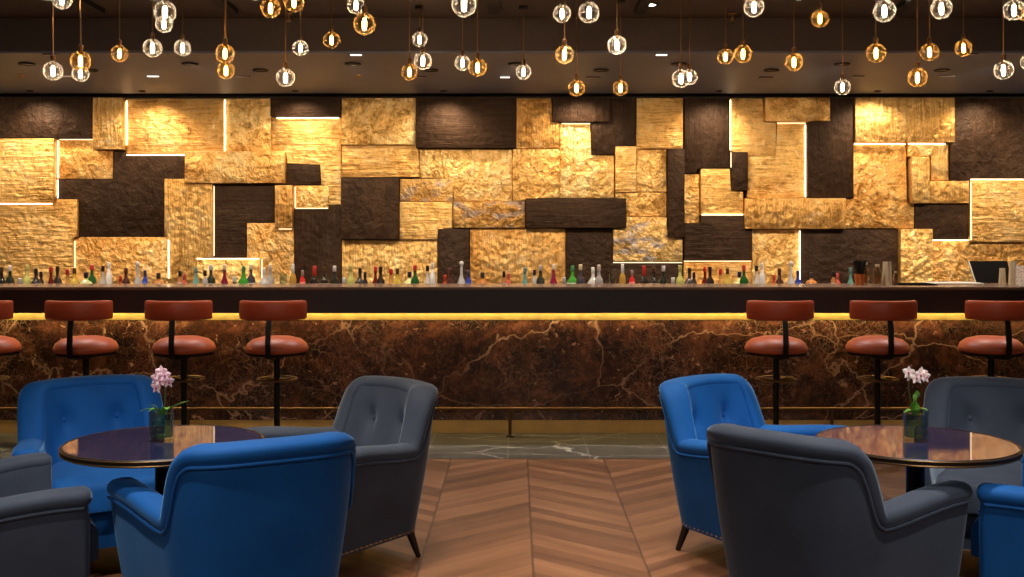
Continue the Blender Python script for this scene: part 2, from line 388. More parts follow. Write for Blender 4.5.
# ------------------------------------------------------------------ relief wall
# (colour+grain, thickness, polygon pixels, leds, label). leds: (edge, from, to, pixel of the edge)
def R(x0, y0, x1, y1): return [(x0, y0), (x1, y0), (x1, y1), (x0, y1)]
PB = 322  # panels run down behind the bar
PAN = [
 ('dark_n', 3, R(-70, 98.5, 95, 138.5), [], 'wide dark bronze panel filling the top left corner of the wall'),
 ('gold_v', 3, R(95.5, 98.5, 126, 150), [], 'narrow antique gold panel between the dark corner panel and a wide pale gold one'),
 ('gold_h', 1, R(126.5, 98.5, 224, 154), [('V', 127, 101, 145)], 'wide bright gold panel at wall top with glowing left edge and hot highlight'),
 ('gold_n', 1, R(224.5, 98.5, 271.5, 151.5), [('V', 225, 100, 151)], 'squarish gold panel at wall top with a glowing left edge'),
 ('dark_h', 3, R(272, 98.5, 341.5, 117), [], 'slim dark bronze panel at wall top with lit gold directly under it'),
 ('gold_h', 1, [(272, 117.5), (341.5, 117.5), (341.5, 205), (329, 205), (329, 185.5), (321, 185.5), (321, 164), (287, 164), (287, 151.7), (272, 151.7)], [('H', 118.2, 277, 339)], 'stepped gold panel glowing along its top under the slim dark one'),
 ('gold_h', 3, R(-70, 139, 57, 203), [], 'large gold panel at left edge below the dark corner panel'),
 ('gold_n', 1, R(57.5, 139, 113, 179), [('V', 58.5, 141, 178), ('H', 139.6, 60, 94)], 'small gold panel with glowing left edge below the dark corner panel'),
 ('dark_n', 1, [(113.5, 150.5), (126, 150.5), (126, 154.5), (186, 154.5), (186, 178.5), (165, 178.5), (165, 236.5), (79.5, 236.5), (79.5, 199), (57.5, 199), (57.5, 179.5), (113.5, 179.5)], [('H', 155.2, 127, 185), ('V', 58.2, 180, 198)], 'large stepped dark bronze panel at left between gold ones'),
 ('gold_h', 2, [(-70, 203.5), (57.5, 203.5), (57.5, 199.5), (79, 199.5), (79, 236.8), (74, 236.8), (74, PB), (-70, PB)], [('H', 204, 2, 54)], 'tall gold panel at lower left edge glowing along its top'),
 ('gold_n', 1, R(74.5, 237, 168.5, PB), [('V', 75.2, 241, 282)], 'wide hammered gold panel low on the wall under the large stepped dark panel'),
 ('gold_v', 2, [(165.5, 179), (186.5, 179), (186.5, 184), (213, 184), (213, 257), (197.5, 257), (197.5, PB), (169, PB), (169, 236.8), (165.5, 236.8)], [('V', 170, 240, 278)], 'tall gold panel with a glowing lower left edge right of the stepped dark panel'),
 ('dark_h', 1, [(213.5, 184), (276, 184), (276, 222.5), (246.5, 222.5), (246.5, 257.5), (213.5, 257.5)], [('V', 214.3, 186, 256)], 'stepped dark bronze panel under the long gold bar at left, lit down its left side'),
 ('gold_n', 3, R(187, 152, 286.5, 183.5), [], 'long horizontal gold panel laid over the top of a dark panel at left'),
 ('dark_h', 1, R(287, 164.5, 320.5, 185), [], 'small dark bronze rectangle at the right end of the long gold bar at left'),
 ('gold_v', 3, R(276.5, 185.5, 294, 228), [], 'small upright gold panel hanging under the small dark rectangle'),
 ('gold_n', 1, R(294.5, 185.5, 328.5, 209), [('V', 295.3, 187, 208), ('H', 208.4, 296, 328)], 'small gold panel glowing on left and bottom beside the small upright one'),
 ('gold_n', 1, [(247, 223), (276, 223), (276, 228.5), (294, 228.5), (294, PB), (261, PB), (261, 257.7), (247, 257.7)], [('V', 262, 259, 280), ('H', 229, 279, 292)], 'squarish hammered gold panel low on the wall beside the tall dark one above two red-capped bottles'),
 ('dark_v', 1, [(294.5, 209.5), (329, 209.5), (329, 205.5), (341.5, 205.5), (341.5, PB), (294.5, PB)], [], 'tall dark bronze panel rising behind the bottles left of the wide lit gold ones'),
 ('gold_n', 2, R(198, 258, 260.5, PB), [('H', 258.6, 198, 260)], 'low gold panel glowing along its top just above the bottles at left'),
 # middle
 ('gold_n', 2, R(342, 98.5, 416, 145), [], 'upper gold panel directly left of the big dark one at wall top'),
 ('gold_h', 1, R(342, 145.5, 419, 177), [], 'gold panel just below the one left of the big dark panel at wall top'),
 ('dark_h', 3, R(416.5, 98.5, 516, 148.5), [], 'big dark bronze panel at wall top with a round grey sheen'),
 ('gold_v', 2, [(516.5, 98.5), (551.5, 98.5), (551.5, 122.8), (559.5, 122.8), (559.5, 149), (516.5, 149)], [], 'upright gold panel directly right of the big dark one at wall top'),
 ('gold_n', 1, [(419.5, 149), (512, 149), (512, 201), (453.5, 201), (453.5, 178.5), (419.5, 178.5)], [], 'large creamy gold panel directly beneath the big dark panel at wall top'),
 ('gold_n', 2, [(512.5, 149.5), (559.5, 149.5), (559.5, 198), (525, 198), (525, 201), (512.5, 201)], [], 'rippled gold panel above the left half of the long dark bar'),
 ('gold_patina', 1, R(400, 179, 453, 201.5), [], 'small gold panel with blue grey patches left of the creamy large one'),
 ('gold_patina', 2, R(453.5, 201.5, 525, 228), [], 'gold panel with blue grey patches touching the left end of the long dark bar'),
 ('gold_h', 2, [(400, 202), (452.5, 202), (452.5, 228.5), (437.7, 228.5), (437.7, 239.5), (400, 239.5)], [], 'matte gold panel directly right of the dark square panel in the middle'),
 ('dark_n', 3, R(342, 178, 399.5, 239.5), [], 'dark square panel among gold ones left of the middle'),
 ('gold_v', 1, R(342, 240, 437.5, PB), [], 'wide brightly lit gold panel low under the dark square panel'),
 ('dark_n', 2, R(438, 229, 469.5, PB), [], 'narrow upright dark panel behind the clear decanter and blue bottle'),
 ('gold_v', 1, R(470, 228.5, 565.5, PB), [], 'wide gold panel low under the left part of the long dark bar'),
 ('dark_h', 3, R(525.5, 198.5, 625.5, 228), [], 'long horizontal dark bar panel in the middle of the wall'),
 ('dark_n', 1, [(566, 228.5), (612.7, 228.5), (612.7, 261.7), (610.2, 261.7), (610.2, PB), (566, PB)], [], 'dark upright panel hanging under the right end of the long dark bar'),
 ('dark_v', 3, R(552, 98.5, 610, 122.5), [], 'small dark panel at wall top right of centre with a grey sheen'),
 ('dark_v', 2, [(610.5, 98.5), (635.5, 98.5), (635.5, 146), (614.5, 146), (614.5, 155), (591, 155), (591, 123), (610.5, 123)], [], 'stepped dark panel at wall top beside the small sheened dark one'),
 ('gold_n', 1, [(560, 123), (590.5, 123), (590.5, 155.5), (614, 155.5), (614, 198), (560, 198)], [('H', 123.7, 562, 590)], 'stepped gold panel glowing at its top above the right end of the long dark bar'),
 ('gold_h', 2, R(615, 146.5, 636, 192), [], 'small upright bright gold panel under the stepped dark panel at wall top'),
 ('gold_h', 2, R(636, 98.5, 682.5, 149), [], 'gold panel at wall top between two dark ones right of centre'),
 ('gold_n', 1, R(636.5, 149.5, 666.5, 192), [], 'small gold panel left of the slim upright dark panel'),
 ('gold_n', 1, [(615, 192.5), (666.5, 192.5), (666.5, 216.5), (626, 216.5), (626, 198), (615, 198)], [], 'gold panel directly right of the right end of the long dark bar'),
 ('gold_patina', 2, [(626, 217), (666.5, 217), (666.5, 238), (682, 238), (682, 261.5), (613, 261.5), (613, 228.5), (626, 228.5)], [], 'stepped gold panel with violet grey patches above a low dark panel'),
 ('dark_n', 3, R(667, 149.5, 683.5, 237.5), [], 'slim upright dark panel right of the middle of the wall'),
 ('dark_h', 1, R(610.5, 262, 683, PB), [('H', 262.6, 613, 682)], 'low dark panel behind bottles with a glowing top edge'),
 # right
 ('dark_v', 2, [(684, 98.5), (729, 98.5), (729, 168), (696, 168), (696, 173.5), (684, 173.5)], [], 'large dark panel at wall top right of centre with a mottled sheen'),
 ('gold_h', 1, [(729.5, 98.5), (763, 98.5), (763, 122.5), (776, 122.5), (776, 156), (746.5, 156), (746.5, 152), (729.5, 152)], [('V', 730.2, 100, 150)], 'bright gold panel at wall top glowing along its left edge, right of the mottled dark one'),
 ('gold_n', 3, R(763.5, 98.5, 828, 122), [], 'slim horizontal antique gold panel at wall top on the right side'),
 ('dark_v', 2, [(828.5, 98.5), (852.5, 98.5), (852.5, 198.5), (806.5, 198.5), (806.5, 122.5), (828.5, 122.5)], [], 'tall stepped dark panel left of the wide striped gold one at wall top'),
 ('gold_h', 1, [(776.5, 122.5), (806, 122.5), (806, 198), (747, 198), (747, 156.5), (776.5, 156.5)], [('V', 805.2, 125, 197), ('H', 123.2, 777, 805)], 'stepped gold panel with a bright right edge on the right side'),
 ('dark_n', 3, R(730, 152.5, 746.5, 190.5), [('V', 729.4, 153, 168)], 'small upright dark panel under the bright gold one on the right side'),
 ('gold_h', 2, [(700, 169), (729.5, 169), (729.5, 191), (742.5, 191), (742.5, 215.5), (700, 215.5)], [('H', 214.8, 701, 742)], 'gold panel with glowing lower edge under the mottled dark panel'),
 ('gold_n', 1, R(684, 174, 699.5, 223.5), [], 'slim upright gold panel beside the slim upright dark one'),
 ('gold_v', 3, R(743, 198.5, 844, 229), [], 'long horizontal gold panel laid across the right half of the wall'),
 ('gold_n', 1, [(853, 143.5), (906, 143.5), (906, 204), (914, 204), (914, 228.5), (844.5, 228.5), (844.5, 199), (853, 199)], [('H', 144.2, 854, 905)], 'tall gold panel glowing at its top beneath the wide striped gold one'),
 ('gold_v', 3, R(853, 98.5, 952, 143), [], 'wide striped gold panel at wall top on the right side'),
 ('dark_n', 2, [(952.5, 98.5), (1094, 98.5), (1094, 178.5), (968, 178.5), (968, 180.5), (949, 180.5), (949, 143.5), (952.5, 143.5)], [], 'large dark panel in the top right corner of the wall'),
 ('gold_n', 2, R(906.5, 143.5, 930.5, 157), [('H', 144.2, 907, 930)], 'little gold rectangle glowing at its top under the striped gold panel'),
 ('gold_v', 1, R(931, 143.5, 948.5, 180.5), [('H', 144.2, 931, 945)], 'small upright gold panel beside the top right dark panel'),
 ('gold_v', 3, R(909, 157.5, 927, 203.5), [], 'narrow upright gold panel under the little gold rectangle'),
 ('gold_v', 2, R(927.5, 181, 967.5, 203.5), [], 'small striped gold panel directly above the small dark rectangle at right'),
 ('dark_n', 1, R(914.5, 204, 968, 239), [], 'small dark rectangle near the right edge of the wall'),
 ('gold_h', 2, R(968.5, 179, 1094, 242), [('H', 179.7, 969, 1040), ('V', 969.2, 182, 240)], 'large gold panel at the right edge under the dark corner panel'),
 ('gold_n', 1, [(930.5, 239.5), (968, 239.5), (968, 242.5), (1094, 242.5), (1094, PB), (930.5, PB)], [('H', 240.2, 931, 968)], 'wide coppery gold panel low at the right behind the steel shakers'),
 ('gold_n', 3, R(898, 229, 930, PB), [], 'upright crumpled gold panel above the glass shakers on the bar'),
 ('dark_n', 1, R(801, 229.5, 897.5, PB), [], 'large dark panel low on the wall behind the copper cup'),
 ('gold_n', 1, R(752, 229.5, 800.5, PB), [('V', 799.7, 231, 282)], 'upright gold panel with bright right edge below the long gold bar at right'),
 ('dark_h', 2, [(684, 224), (700, 224), (700, 216), (742.5, 216), (742.5, 229.5), (751.5, 229.5), (751.5, 260), (684, 260)], [], 'wide dark panel above the low gold strip right of centre'),
 ('gold_h', 1, R(683.5, 260.5, 751.5, PB), [('H', 261.2, 684, 751)], 'low gold strip panel behind bottles under the wide dark panel right of centre'),
]
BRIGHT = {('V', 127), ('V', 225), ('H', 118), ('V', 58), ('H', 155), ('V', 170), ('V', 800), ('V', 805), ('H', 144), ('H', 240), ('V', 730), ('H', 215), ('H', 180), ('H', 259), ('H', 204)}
TH = {1: .135, 2: .165, 3: .20}
for kind, lay, poly, leds, label in PAN:
    xs = [p[0] for p in poly]; ys = [p[1] for p in poly]
    cx, cz = wx((min(xs) + max(xs)) / 2, PY), wz((min(ys) + max(ys)) / 2, PY)
    yf = WY - TH[lay]
    g = .25
    mx, my = (min(xs) + max(xs)) / 2, (min(ys) + max(ys)) / 2
    pts = [(wx(x, PY) - cx, wz(y, PY) - cz) for x, y in poly]
    m = MB(); m.poly(pts, yf - 0, WY - .001)
    for v in m.bm.verts: v.co.y -= yf
    o = m.build('wall_relief_panel', M[kind], None, True, .006)
    o.location = (cx, yf, cz)
    tag(o, label, 'wall panel', 'relief panels of the wall behind the bar')
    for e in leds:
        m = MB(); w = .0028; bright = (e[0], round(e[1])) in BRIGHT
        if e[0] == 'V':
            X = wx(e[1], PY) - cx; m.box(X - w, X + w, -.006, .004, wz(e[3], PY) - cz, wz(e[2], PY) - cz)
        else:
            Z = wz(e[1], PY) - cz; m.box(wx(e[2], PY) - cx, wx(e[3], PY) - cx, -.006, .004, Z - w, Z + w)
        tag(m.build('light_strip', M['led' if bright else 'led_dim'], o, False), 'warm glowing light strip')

# ------------------------------------------------------------------ bar
XB = 5.9
bar = thing('bar_counter', 'long bar counter with dark apron, brown veined marble front and glowing strip', 'bar counter', (0, BY, 0))
m = MB(); m.box(-XB, XB, -.015, .60, 1.085, 1.107); m.build('countertop', M['counter'], bar, False, .004)
m = MB(); m.box(-XB, XB, 0, .04, .915, 1.084); m.build('apron', M['apron'], bar, False)
m = MB(); m.box(-XB, XB, .041, .2, .955, 1.08); m.build('soffit_board', M['apron'], bar, False)
m = MB(); m.box(-XB, XB, .120, .130, .906, .9545); m.build('added_light_baffle', M['apron'], bar, False)  # added, unseen lip that keeps the strip's light off the floor
m = MB(); m.box(-XB, XB, .20, .30, .10, 1.084); m.build('marble_front', M['emperador'], bar, False)
m = MB(); m.box(-XB, XB, .196, .1995, .850, .9545); m.build('added_glow_strip', M['glow_strip'], bar, False)  # added strip standing in for the light strip's glow on the marble
m = MB(); m.box(-XB, XB, .215, .30, .0, .099); m.build('kickplate', M['kick'], bar, False)
m = MB(); m.box(-XB, XB, .150, .168, .936, .954); m.build('light_strip', M['bar_led'], bar, False)
m = MB(); m.box(-XB, XB, .62, .98, .91, .94); m.box(-XB, XB, .94, .98, 0, .91); m.box(-XB, XB, .58, .62, .60, 1.084); m.build('bottle_shelf', M['apron'], bar, False)
fr = MB().tube([(-XB, .06, .207), (XB, .06, .207)], .011, 10).build('foot_rail', M['darkbrass'], bar)
for px in (188, 510, 832):
    x = wx(px, 7.96); m = MB(); m.tube([(x, .06, 0), (x, .06, .2)], .012, 10); m.lathe([(.03, 0), (.03, .008), (.014, .012)], 16, (x, .06, 0))
    m.build('rail_post', M['darkbrass'], fr)

# ------------------------------------------------------------------ stools
def make_stool(loc, label):
    t = thing('bar_stool', label, 'bar stool', loc, 0, 'rust leather bar stools along the counter')
    MB().lathe([(.0, .672), (.18, .668), (.203, .674), (.214, .69), (.213, .708), (.200, .735), (.165, .762), (.10, .780), (0, .786)], 40).build('seat', M['leather'], t)
    MB().lathe([(.05, .640), (.19, .655), (.205, .658), (.207, .668), (.19, .6675), (0, .667)], 40).build('seat_pan', M['black'], t)
    # curved padded back
    rings = []; N = 30; A = math.radians(63)
    for i in range(N + 1):
        u = -1 + 2 * i / N; a = u * A; k = (1 - abs(u) ** 14) ** .5 if abs(u) < 1 else 0
        k = max(k, .55) ; hh = .066 * (.86 + .14 * k); th = .027 * k
        Rm = .245; ring = []
        for j in range(16):
            q = 2 * PI * j / 16; cq, sq = math.cos(q), math.sin(q)
            ex = math.copysign(abs(cq) ** .5, cq); ez = math.copysign(abs(sq) ** .5, sq)
            r_ = Rm + th * ex
            ring.append((r_ * math.sin(a), -r_ * math.cos(a), .974 + hh * ez))
        rings.append(ring)
    m = MB(); m.loft(rings); m.build('backrest', M['leather2'], t, True)
    rings = []
    prof = [(-.245, .94), (-.252, .90), (-.268, .83), (-.276, .75), (-.272, .69), (-.256, .657), (-.22, .645), (-.10, .642)]
    for y, z in prof: pass
    m = MB()
    P = [Vector((0, y, z)) for y, z in prof]; R_ = []
    for i, p in enumerate(P):
        tg = (P[min(i + 1, len(P) - 1)] - P[max(i - 1, 0)]).normalized(); nn = Vector((0, -tg.z, tg.y))
        R_.append([p + Vector((sx * .018, 0, 0)) + nn * sn * .006 for sx, sn in ((-1, -1), (1, -1), (1, 1), (-1, 1))])
    m.loft(R_); m.build('back_post', M['black'], t, False)
    MB().lathe([(.055, .655), (.05, .635), (.021, .62), (.021, .02)], 20).build('pole', M['black'], t)
    m = MB(); m.tube([(.135 * math.cos(2*PI*i/40), .135 * math.sin(2*PI*i/40), .485) for i in range(40)], .0085, 8, closed=True)
    for k in range(4):
        a = PI / 4 + k * PI / 2; m.tube([(.018 * math.cos(a), .018 * math.sin(a), .485), (.132 * math.cos(a), .132 * math.sin(a), .485)], .006, 6)
    m.build('foot_ring', M['darkbrass'], t)
    MB().lathe([(.205, 0), (.21, .004), (.20, .014), (.06, .022), (.022, .04)], 40).build('base', M['black'], t)
    return t
SY = 7.5
stools = [(-12, 'rust leather bar stool cut off by the left edge of the photo'), (86, 'rust leather bar stool behind the far blue armchair at left'),
          (184, 'rust leather bar stool rising behind the pink orchid vase'), (277, 'rust leather bar stool fourth from left, fully seen down to its foot ring'),
          (776, 'rust leather bar stool behind the sideways blue armchair with nailheads'), (877.5, 'rust leather bar stool left of the white orchid'),
          (991, 'rust leather bar stool behind the far grey armchair at right edge')]
st0 = None
for px, lab in stools:
    loc = (wx(px, SY), SY, 0)
    st0 = make_stool(loc, lab) if st0 is None else (dup(st0, loc, 0, lab) and st0)

# ------------------------------------------------------------------ armchairs
def smooth(a, b, x):
    t = max(0, min(1, (x - a) / (b - a))); return t * t * (3 - 2 * t)
def catmull(P, n):
    out = []
    Q = [2 * P[0] - P[1]] + P + [2 * P[-1] - P[-2]]
    for i in range(len(P) - 1):
        p0, p1, p2, p3 = Q[i:i + 4]
        for k in range(n):
            t = k / n
            out.append(.5 * ((2 * p1) + (-p0 + p2) * t + (2 * p0 - 5 * p1 + 4 * p2 - p3) * t * t + (-p0 + 3 * p1 - 3 * p2 + p3) * t ** 3))
    out.append(P[-1]); return out
ZB, ZTB, ZTA = .125, .785, .540
HALF = [(0, .352), (.11, .346), (.205, .322), (.278, .268), (.322, .18), (.348, .06), (.374, -.08), (.400, -.21), (.416, -.315)]
def make_armchair(mat, name_label, loc, rz):
    t = thing('armchair', name_label, 'armchair', loc, rz, 'velvet tub armchairs around the tables')
    half = [Vector((x, y, 0)) for x, y in HALF]
    pts = [Vector((-p.x, p.y, 0)) for p in reversed(half[1:])] + half
    dense = catmull(pts, 40)
    # signed arc length from the middle of the back
    L = [0]
    for a, b in zip(dense, dense[1:]): L.append(L[-1] + (b - a).length)
    mid = L[-1] / 2
    def top(s):
        s = abs(s - mid)
        back = ZTB - .010 * (s / .35) ** 2 - .05 * smooth(.25, .36, s) ** 2
        arm = ZTA + .035 * smooth(.42, .85, s)
        w = smooth(.330, .435, s)
        return back * (1 - w) + arm * w
    P3 = [Vector((p.x, p.y, top(s))) for p, s in zip(dense, L)]
    cum = [0]
    for a, b in zip(P3, P3[1:]): cum.append(cum[-1] + (b - a).length)
    N = 120; sec = []; j = 0
    for i in range(N + 1):
        d = cum[-1] * i / N
        while j < len(cum) - 2 and cum[j + 1] < d: j += 1
        f = (d - cum[j]) / max(1e-9, cum[j + 1] - cum[j])
        p = dense[j].lerp(dense[j + 1], f); s = L[j] + (L[j + 1] - L[j]) * f
        tg = (dense[j + 1] - dense[j]).normalized(); inn = Vector((tg.y, -tg.x, 0))   # inward
        if inn.dot(Vector((0, -.05, 0)) - p) < 0: inn = -inn
        sec.append((p, inn, s - mid, top(s)))
    def thick(s): return .112 - .020 * smooth(.30, .46, abs(s))
    def outer(p, inn, s, z):
        lean = .17 * (1 - smooth(.2, .42, abs(s))) + .13 * smooth(.2, .42, abs(s))
        bulge = .010 * math.sin(PI * max(0, min(1, (z - ZB) / .6)))
        return p + inn * (lean * (.62 - z) - bulge)
    RH = .030      # roll half height
    BT = (.135, .595)
    rings = []
    for p, inn, s, zt in sec:
        zt2 = zt - RH; th = thick(s); ring = []
        for k in range(11):
            z = ZB + (zt2 - ZB) * k / 10; q = outer(p, inn, s, z); ring.append(Vector((q.x, q.y, z)))
        for k in range(1, 5):
            q = outer(p, inn, s, zt2) + inn * th * k / 5; ring.append(Vector((q.x, q.y, zt2)))
        backw = 1 - smooth(.06, .42, abs(s))
        for k in range(17):
            z0_ = zt2 + .014; z = z0_ + (.30 - z0_) * k / 16
            belly = (.040 * k / 16 + .012 * math.sin(PI * k / 16)) * backw
            dz = 0
            for sg in (-1, 1):
                rr = ((s - sg * BT[0]) / .040) ** 2 + ((z - BT[1]) / .045) ** 2
                r2 = ((s - sg * BT[0]) / .10) ** 2 + ((z - BT[1]) / .10) ** 2
                dz += .026 * math.exp(-rr) + .016 * math.exp(-r2)
            q = outer(p, inn, s, z) + inn * (th + .0055 + .0035 * min(1, k / 3) + belly - dz)
            ring.append(Vector((q.x, q.y, z)))
        q = outer(p, inn, s, ZB) + inn * th
        ring.append(Vector((q.x, q.y, ZB)))
        rings.append(ring)
    for _ in range(5):          # ease the tight inside corners
        old = [[v.copy() for v in r] for r in rings]
        for i in range(1, len(rings) - 1):
            if .20 < abs(sec[i][2]) < .52:
                for k in range(15, 33):
                    a, b = old[i - 1][k], old[i + 1][k]
                    rings[i][k].x = .5 * old[i][k].x + .25 * (a.x + b.x); rings[i][k].y = .5 * old[i][k].y + .25 * (a.y + b.y)
    def shrink(ring, fwd, k):
        c = sum(ring, Vector()) / len(ring)
        return [c + (v - c) * k + fwd for v in ring]
    f0 = (sec[0][0] - sec[1][0]).normalized(); f1 = (sec[-1][0] - sec[-2][0]).normalized()
    # rounded arm fronts: only thin them across, keep the height
    def ends(ring, inn, fwd):
        out = []
        for k, d in ((.93, .008), (.75, .014), (.4, .018)):
            c = sum(ring, Vector()) / len(ring); rr = []
            for v in ring:
                off = (v - c).dot(inn); rr.append(v - inn * off * (1 - k) + fwd * d - Vector((0, 0, (v.z - c.z) * (1 - k) * .12)))
            out.append(rr)
        return out
    e0 = ends(rings[0], sec[0][1], f0); e1 = ends(rings[-1], sec[-1][1], f1)
    rings = list(reversed(e0)) + rings + e1
    m = MB(); m.loft(rings)
    # roll on top of the shell
    rr = []
    C3 = []
    for p, inn, s, zt in sec:
        q = outer(p, inn, s, zt - RH) + inn * thick(s) / 2; C3.append(Vector((q.x, q.y, zt - RH)))
    for i, (p, inn, s, zt) in enumerate(sec):
        tg = (C3[min(i + 1, N)] - C3[max(i - 1, 0)]).normalized()
        up = tg.cross(inn); up.normalize()
        if up.z < 0: up = -up
        ac = up.cross(tg).normalized()
        a = thick(s) / 2 + .010; bq = RH + .004; ring = []
        for k in range(16):
            th = 2 * PI * k / 16; cq, sq = math.cos(th), math.sin(th)
            ring.append(C3[i] + ac * a * math.copysign(abs(cq) ** .8, cq) + up * bq * math.copysign(abs(sq) ** .85, sq))
        rr.append(ring)
    def endcap(ring, fwd):
        c = sum(ring, Vector()) / len(ring)
        return [[c + (v - c) * k + fwd * d for v in ring] for k, d in ((.92, .012), (.7, .022), (.35, .028))]
    rr = list(reversed(endcap(rr[0], f0))) + rr + endcap(rr[-1], f1)
    m.loft(rr)
    m.build('upholstered_shell', mat, t)
    # piping below the roll, outside
    pp = []
    for p, inn, s, zt in sec:
        pass
    for i, (p, inn, s, zt) in enumerate(sec):
        tg = (C3[min(i + 1, N)] - C3[max(i - 1, 0)]).normalized()
        up = tg.cross(inn).normalized()
        if up.z < 0: up = -up
        pp.append(C3[i] - inn * (thick(s) / 2 + .004) - up * .032)
    MB().tube(pp, .0055, 8).build('piping', mat, t)
    # front border panels of the arms
    for i, sg in ((0, -1), (N, 1)):
        p, inn, s, zt = sec[i]; fwd = f0 if i == 0 else f1
        m = MB(); a = []
        for z in (ZB + .02, zt - .09): 
            for k in (.22, .78):
                q = outer(p, inn, s, z) + inn * thick(s) * k; a.append(Vector((q.x, q.y, z)) + fwd * .0175)
        m.tube([a[0], a[2], a[3], a[1]], .004, 6); m.build('piping', mat, t)
    # seat
    inner = []
    for p, inn, s, zt in sec[::3]:
        q = outer(p, inn, s, .40) + inn * (thick(s) + .012)
        if q.y > -.31: inner.append(Vector((q.x, q.y, 0)))
    xa = abs(inner[0].x)
    front = [Vector((xa * (1 - 2 * k / 10), -.392 - .02 * math.sin(PI * k / 10), 0)) for k in range(11)]
    if inner[0].x > 0: front.reverse()
    outl = inner + front
    cc = sum(outl, Vector()) / len(outl)
    def lp(z, ins): return [Vector((v.x, v.y, z)) - (v - cc).normalized() * ins for v in outl]
    m = MB(); m.loft([lp(.285, .012), lp(.295, 0), lp(.385, 0), lp(.405, .008), lp(.418, .025), lp(.428, .07), lp(.434, .15), lp(.436, .24)])
    sc_ = m.build('seat_cushion', mat, t)
    m = MB(); m.loft([[Vector((v.x * 1.0, v.y if v.y > -.3 else v.y + .03, z)) for v in lp(z, .004)] for z in (ZB + .005, .20, .284)]); m.build('seat_base', mat, t)
    for sg in (-1, 1):
        i = min(range(N + 1), key=lambda q: abs(sec[q][2] - sg * BT[0]))
        p, inn, s, zt = sec[i]
        q = outer(p, inn, s, BT[1]) + inn * (thick(s) + .009 + .021 * .75 - .037)
        MB().ball((0, 0, 0), .0135, 1, .6, 1).build('button', mat, t, loc=(q.x, q.y - .003, BT[1]))
    line = []
    for i in range(0, N * 4 + 1):
        f = i / 4; a = min(int(f), N - 1); u = f - a
        p = sec[a][0].lerp(sec[a + 1][0], u); inn = sec[a][1].lerp(sec[a + 1][1], u).normalized(); sv = sec[a][2] + (sec[a + 1][2] - sec[a][2]) * u
        q = outer(p, inn, sv, ZB + .012); line.append(Vector((q.x + inn.x * .001, q.y + inn.y * .001, ZB + .012)))
    lc = [0]
    for p_, q_ in zip(line, line[1:]): lc.append(lc[-1] + (q_ - p_).length)
    bead = []; rad = []; d = .012; jj = 0
    while d < lc[-1] - .012:
        for off, r_ in ((-.0062, .0012), (-.0045, .0042), (0, .0060), (.0045, .0042), (.0062, .0012)):
            dd = d + off
            while jj < len(lc) - 2 and lc[jj + 1] < dd: jj += 1
            bead.append(line[jj].lerp(line[jj + 1], (dd - lc[jj]) / max(1e-9, lc[jj + 1] - lc[jj]))); rad.append(r_)
        d += .030
    m = MB(); nb = len(bead); m.tube(bead, lambda u: rad[min(nb - 1, round(u * nb))], 6)
    m.build('nailhead_trim', M['brass'], t)
    for lx, ly, sx, sy in ((-.285, -.285, -1, -1), (.285, -.285, 1, -1), (-.20, .20, -1, 1), (.20, .20, 1, 1)):
        m = MB(); m.tube([(lx, ly, ZB + .02), (lx + sx * .008, ly + sy * .012, ZB - .03), (lx + sx * .026, ly + sy * .04, 0)], .024, 12, .012); m.build('leg', M['legwood'], t)
    return t
def face(dx, dy): return math.atan2(dx, -dy)   # local -y looks along (dx, dy)
BA = make_armchair(M['blue'], 'blue velvet armchair in front with its back to the camera at left table', (-.965, 3.87, 0), face(-.50, .865))
dup(BA, (-1.91, 4.98, 0), face(.54, -.84), 'blue velvet armchair facing the camera behind the left table, two buttons showing')
dup(BA, (1.085, 5.02, 0), face(.66, -.75), 'blue velvet armchair with nailhead trim turned sideways left of the right table')
dup(BA, (2.16, 3.97, 0), face(-.80, .60), 'blue velvet armchair cut off at the lower right corner, one arm showing')
GA = make_armchair(M['grey'], 'grey velvet armchair in front with its back to the camera at right table', (1.112, 3.95, 0), face(.71, .70))
dup(GA, (-.775, 4.94, 0), face(-.72, -.69), 'grey velvet armchair turned sideways right of the left table, one button showing')
dup(GA, (2.20, 4.90, 0), face(-.35, -.94), 'grey velvet armchair facing the camera behind the right table, two buttons showing')
dup(GA, (-2.0, 3.94, 0), face(.83, .555), 'dark grey velvet armchair cut off at the lower left corner, both arms showing')

# ------------------------------------------------------------------ tables
TZ = .672
def make_table(loc, label):
    t = thing('round_table', label, 'table', loc, 0, 'round mirrored cocktail tables')
    Rr = .374
    MB().lathe([(0, TZ - .008), (Rr - .012, TZ - .008), (Rr - .012, TZ), (0, TZ)], 96).build('tabletop', M['tabletop'], t)
    MB().lathe([(Rr - .011, TZ - .008), (Rr - .011, TZ + .001), (Rr - .004, TZ + .002), (Rr, TZ - .002), (Rr, TZ - .006), (Rr - .006, TZ - .010), (Rr - .006, TZ - .016), (Rr, TZ - .019), (Rr - .004, TZ - .026), (Rr - .05, TZ - .030), (.05, TZ - .030), (.05, TZ - .0085), (Rr - .02, TZ - .0085)], 96, cap=False).build('edge_band', M['edge'], t)
    MB().tube([((Rr + .0005) * math.cos(2*PI*i/96), (Rr + .0005) * math.sin(2*PI*i/96), TZ - .004) for i in range(96)], .0022, 6, closed=True).build('brass_rim', M['brass'], t)
    MB().tube([((Rr + .0005) * math.cos(2*PI*i/96), (Rr + .0005) * math.sin(2*PI*i/96), TZ - .0205) for i in range(96)], .0028, 6, closed=True).build('brass_rim', M['brass'], t)
    MB().lathe([(.12, TZ - .036), (.12, TZ - .031), (.03, TZ - .0305)], 32).build('mounting_plate', M['black'], t)
    MB().lathe([(.035, .012), (.035, TZ - .036)], 24).build('pedestal', M['black'], t)
    MB().lathe([(.15, 0), (.155, .005), (.147, .012), (.04, .016)], 48).build('base', M['black'], t)
    return t
TL = (wx(164.5, 4.17), 4.17, 0); TR = (wx(915.5, 4.17), 4.17, 0)
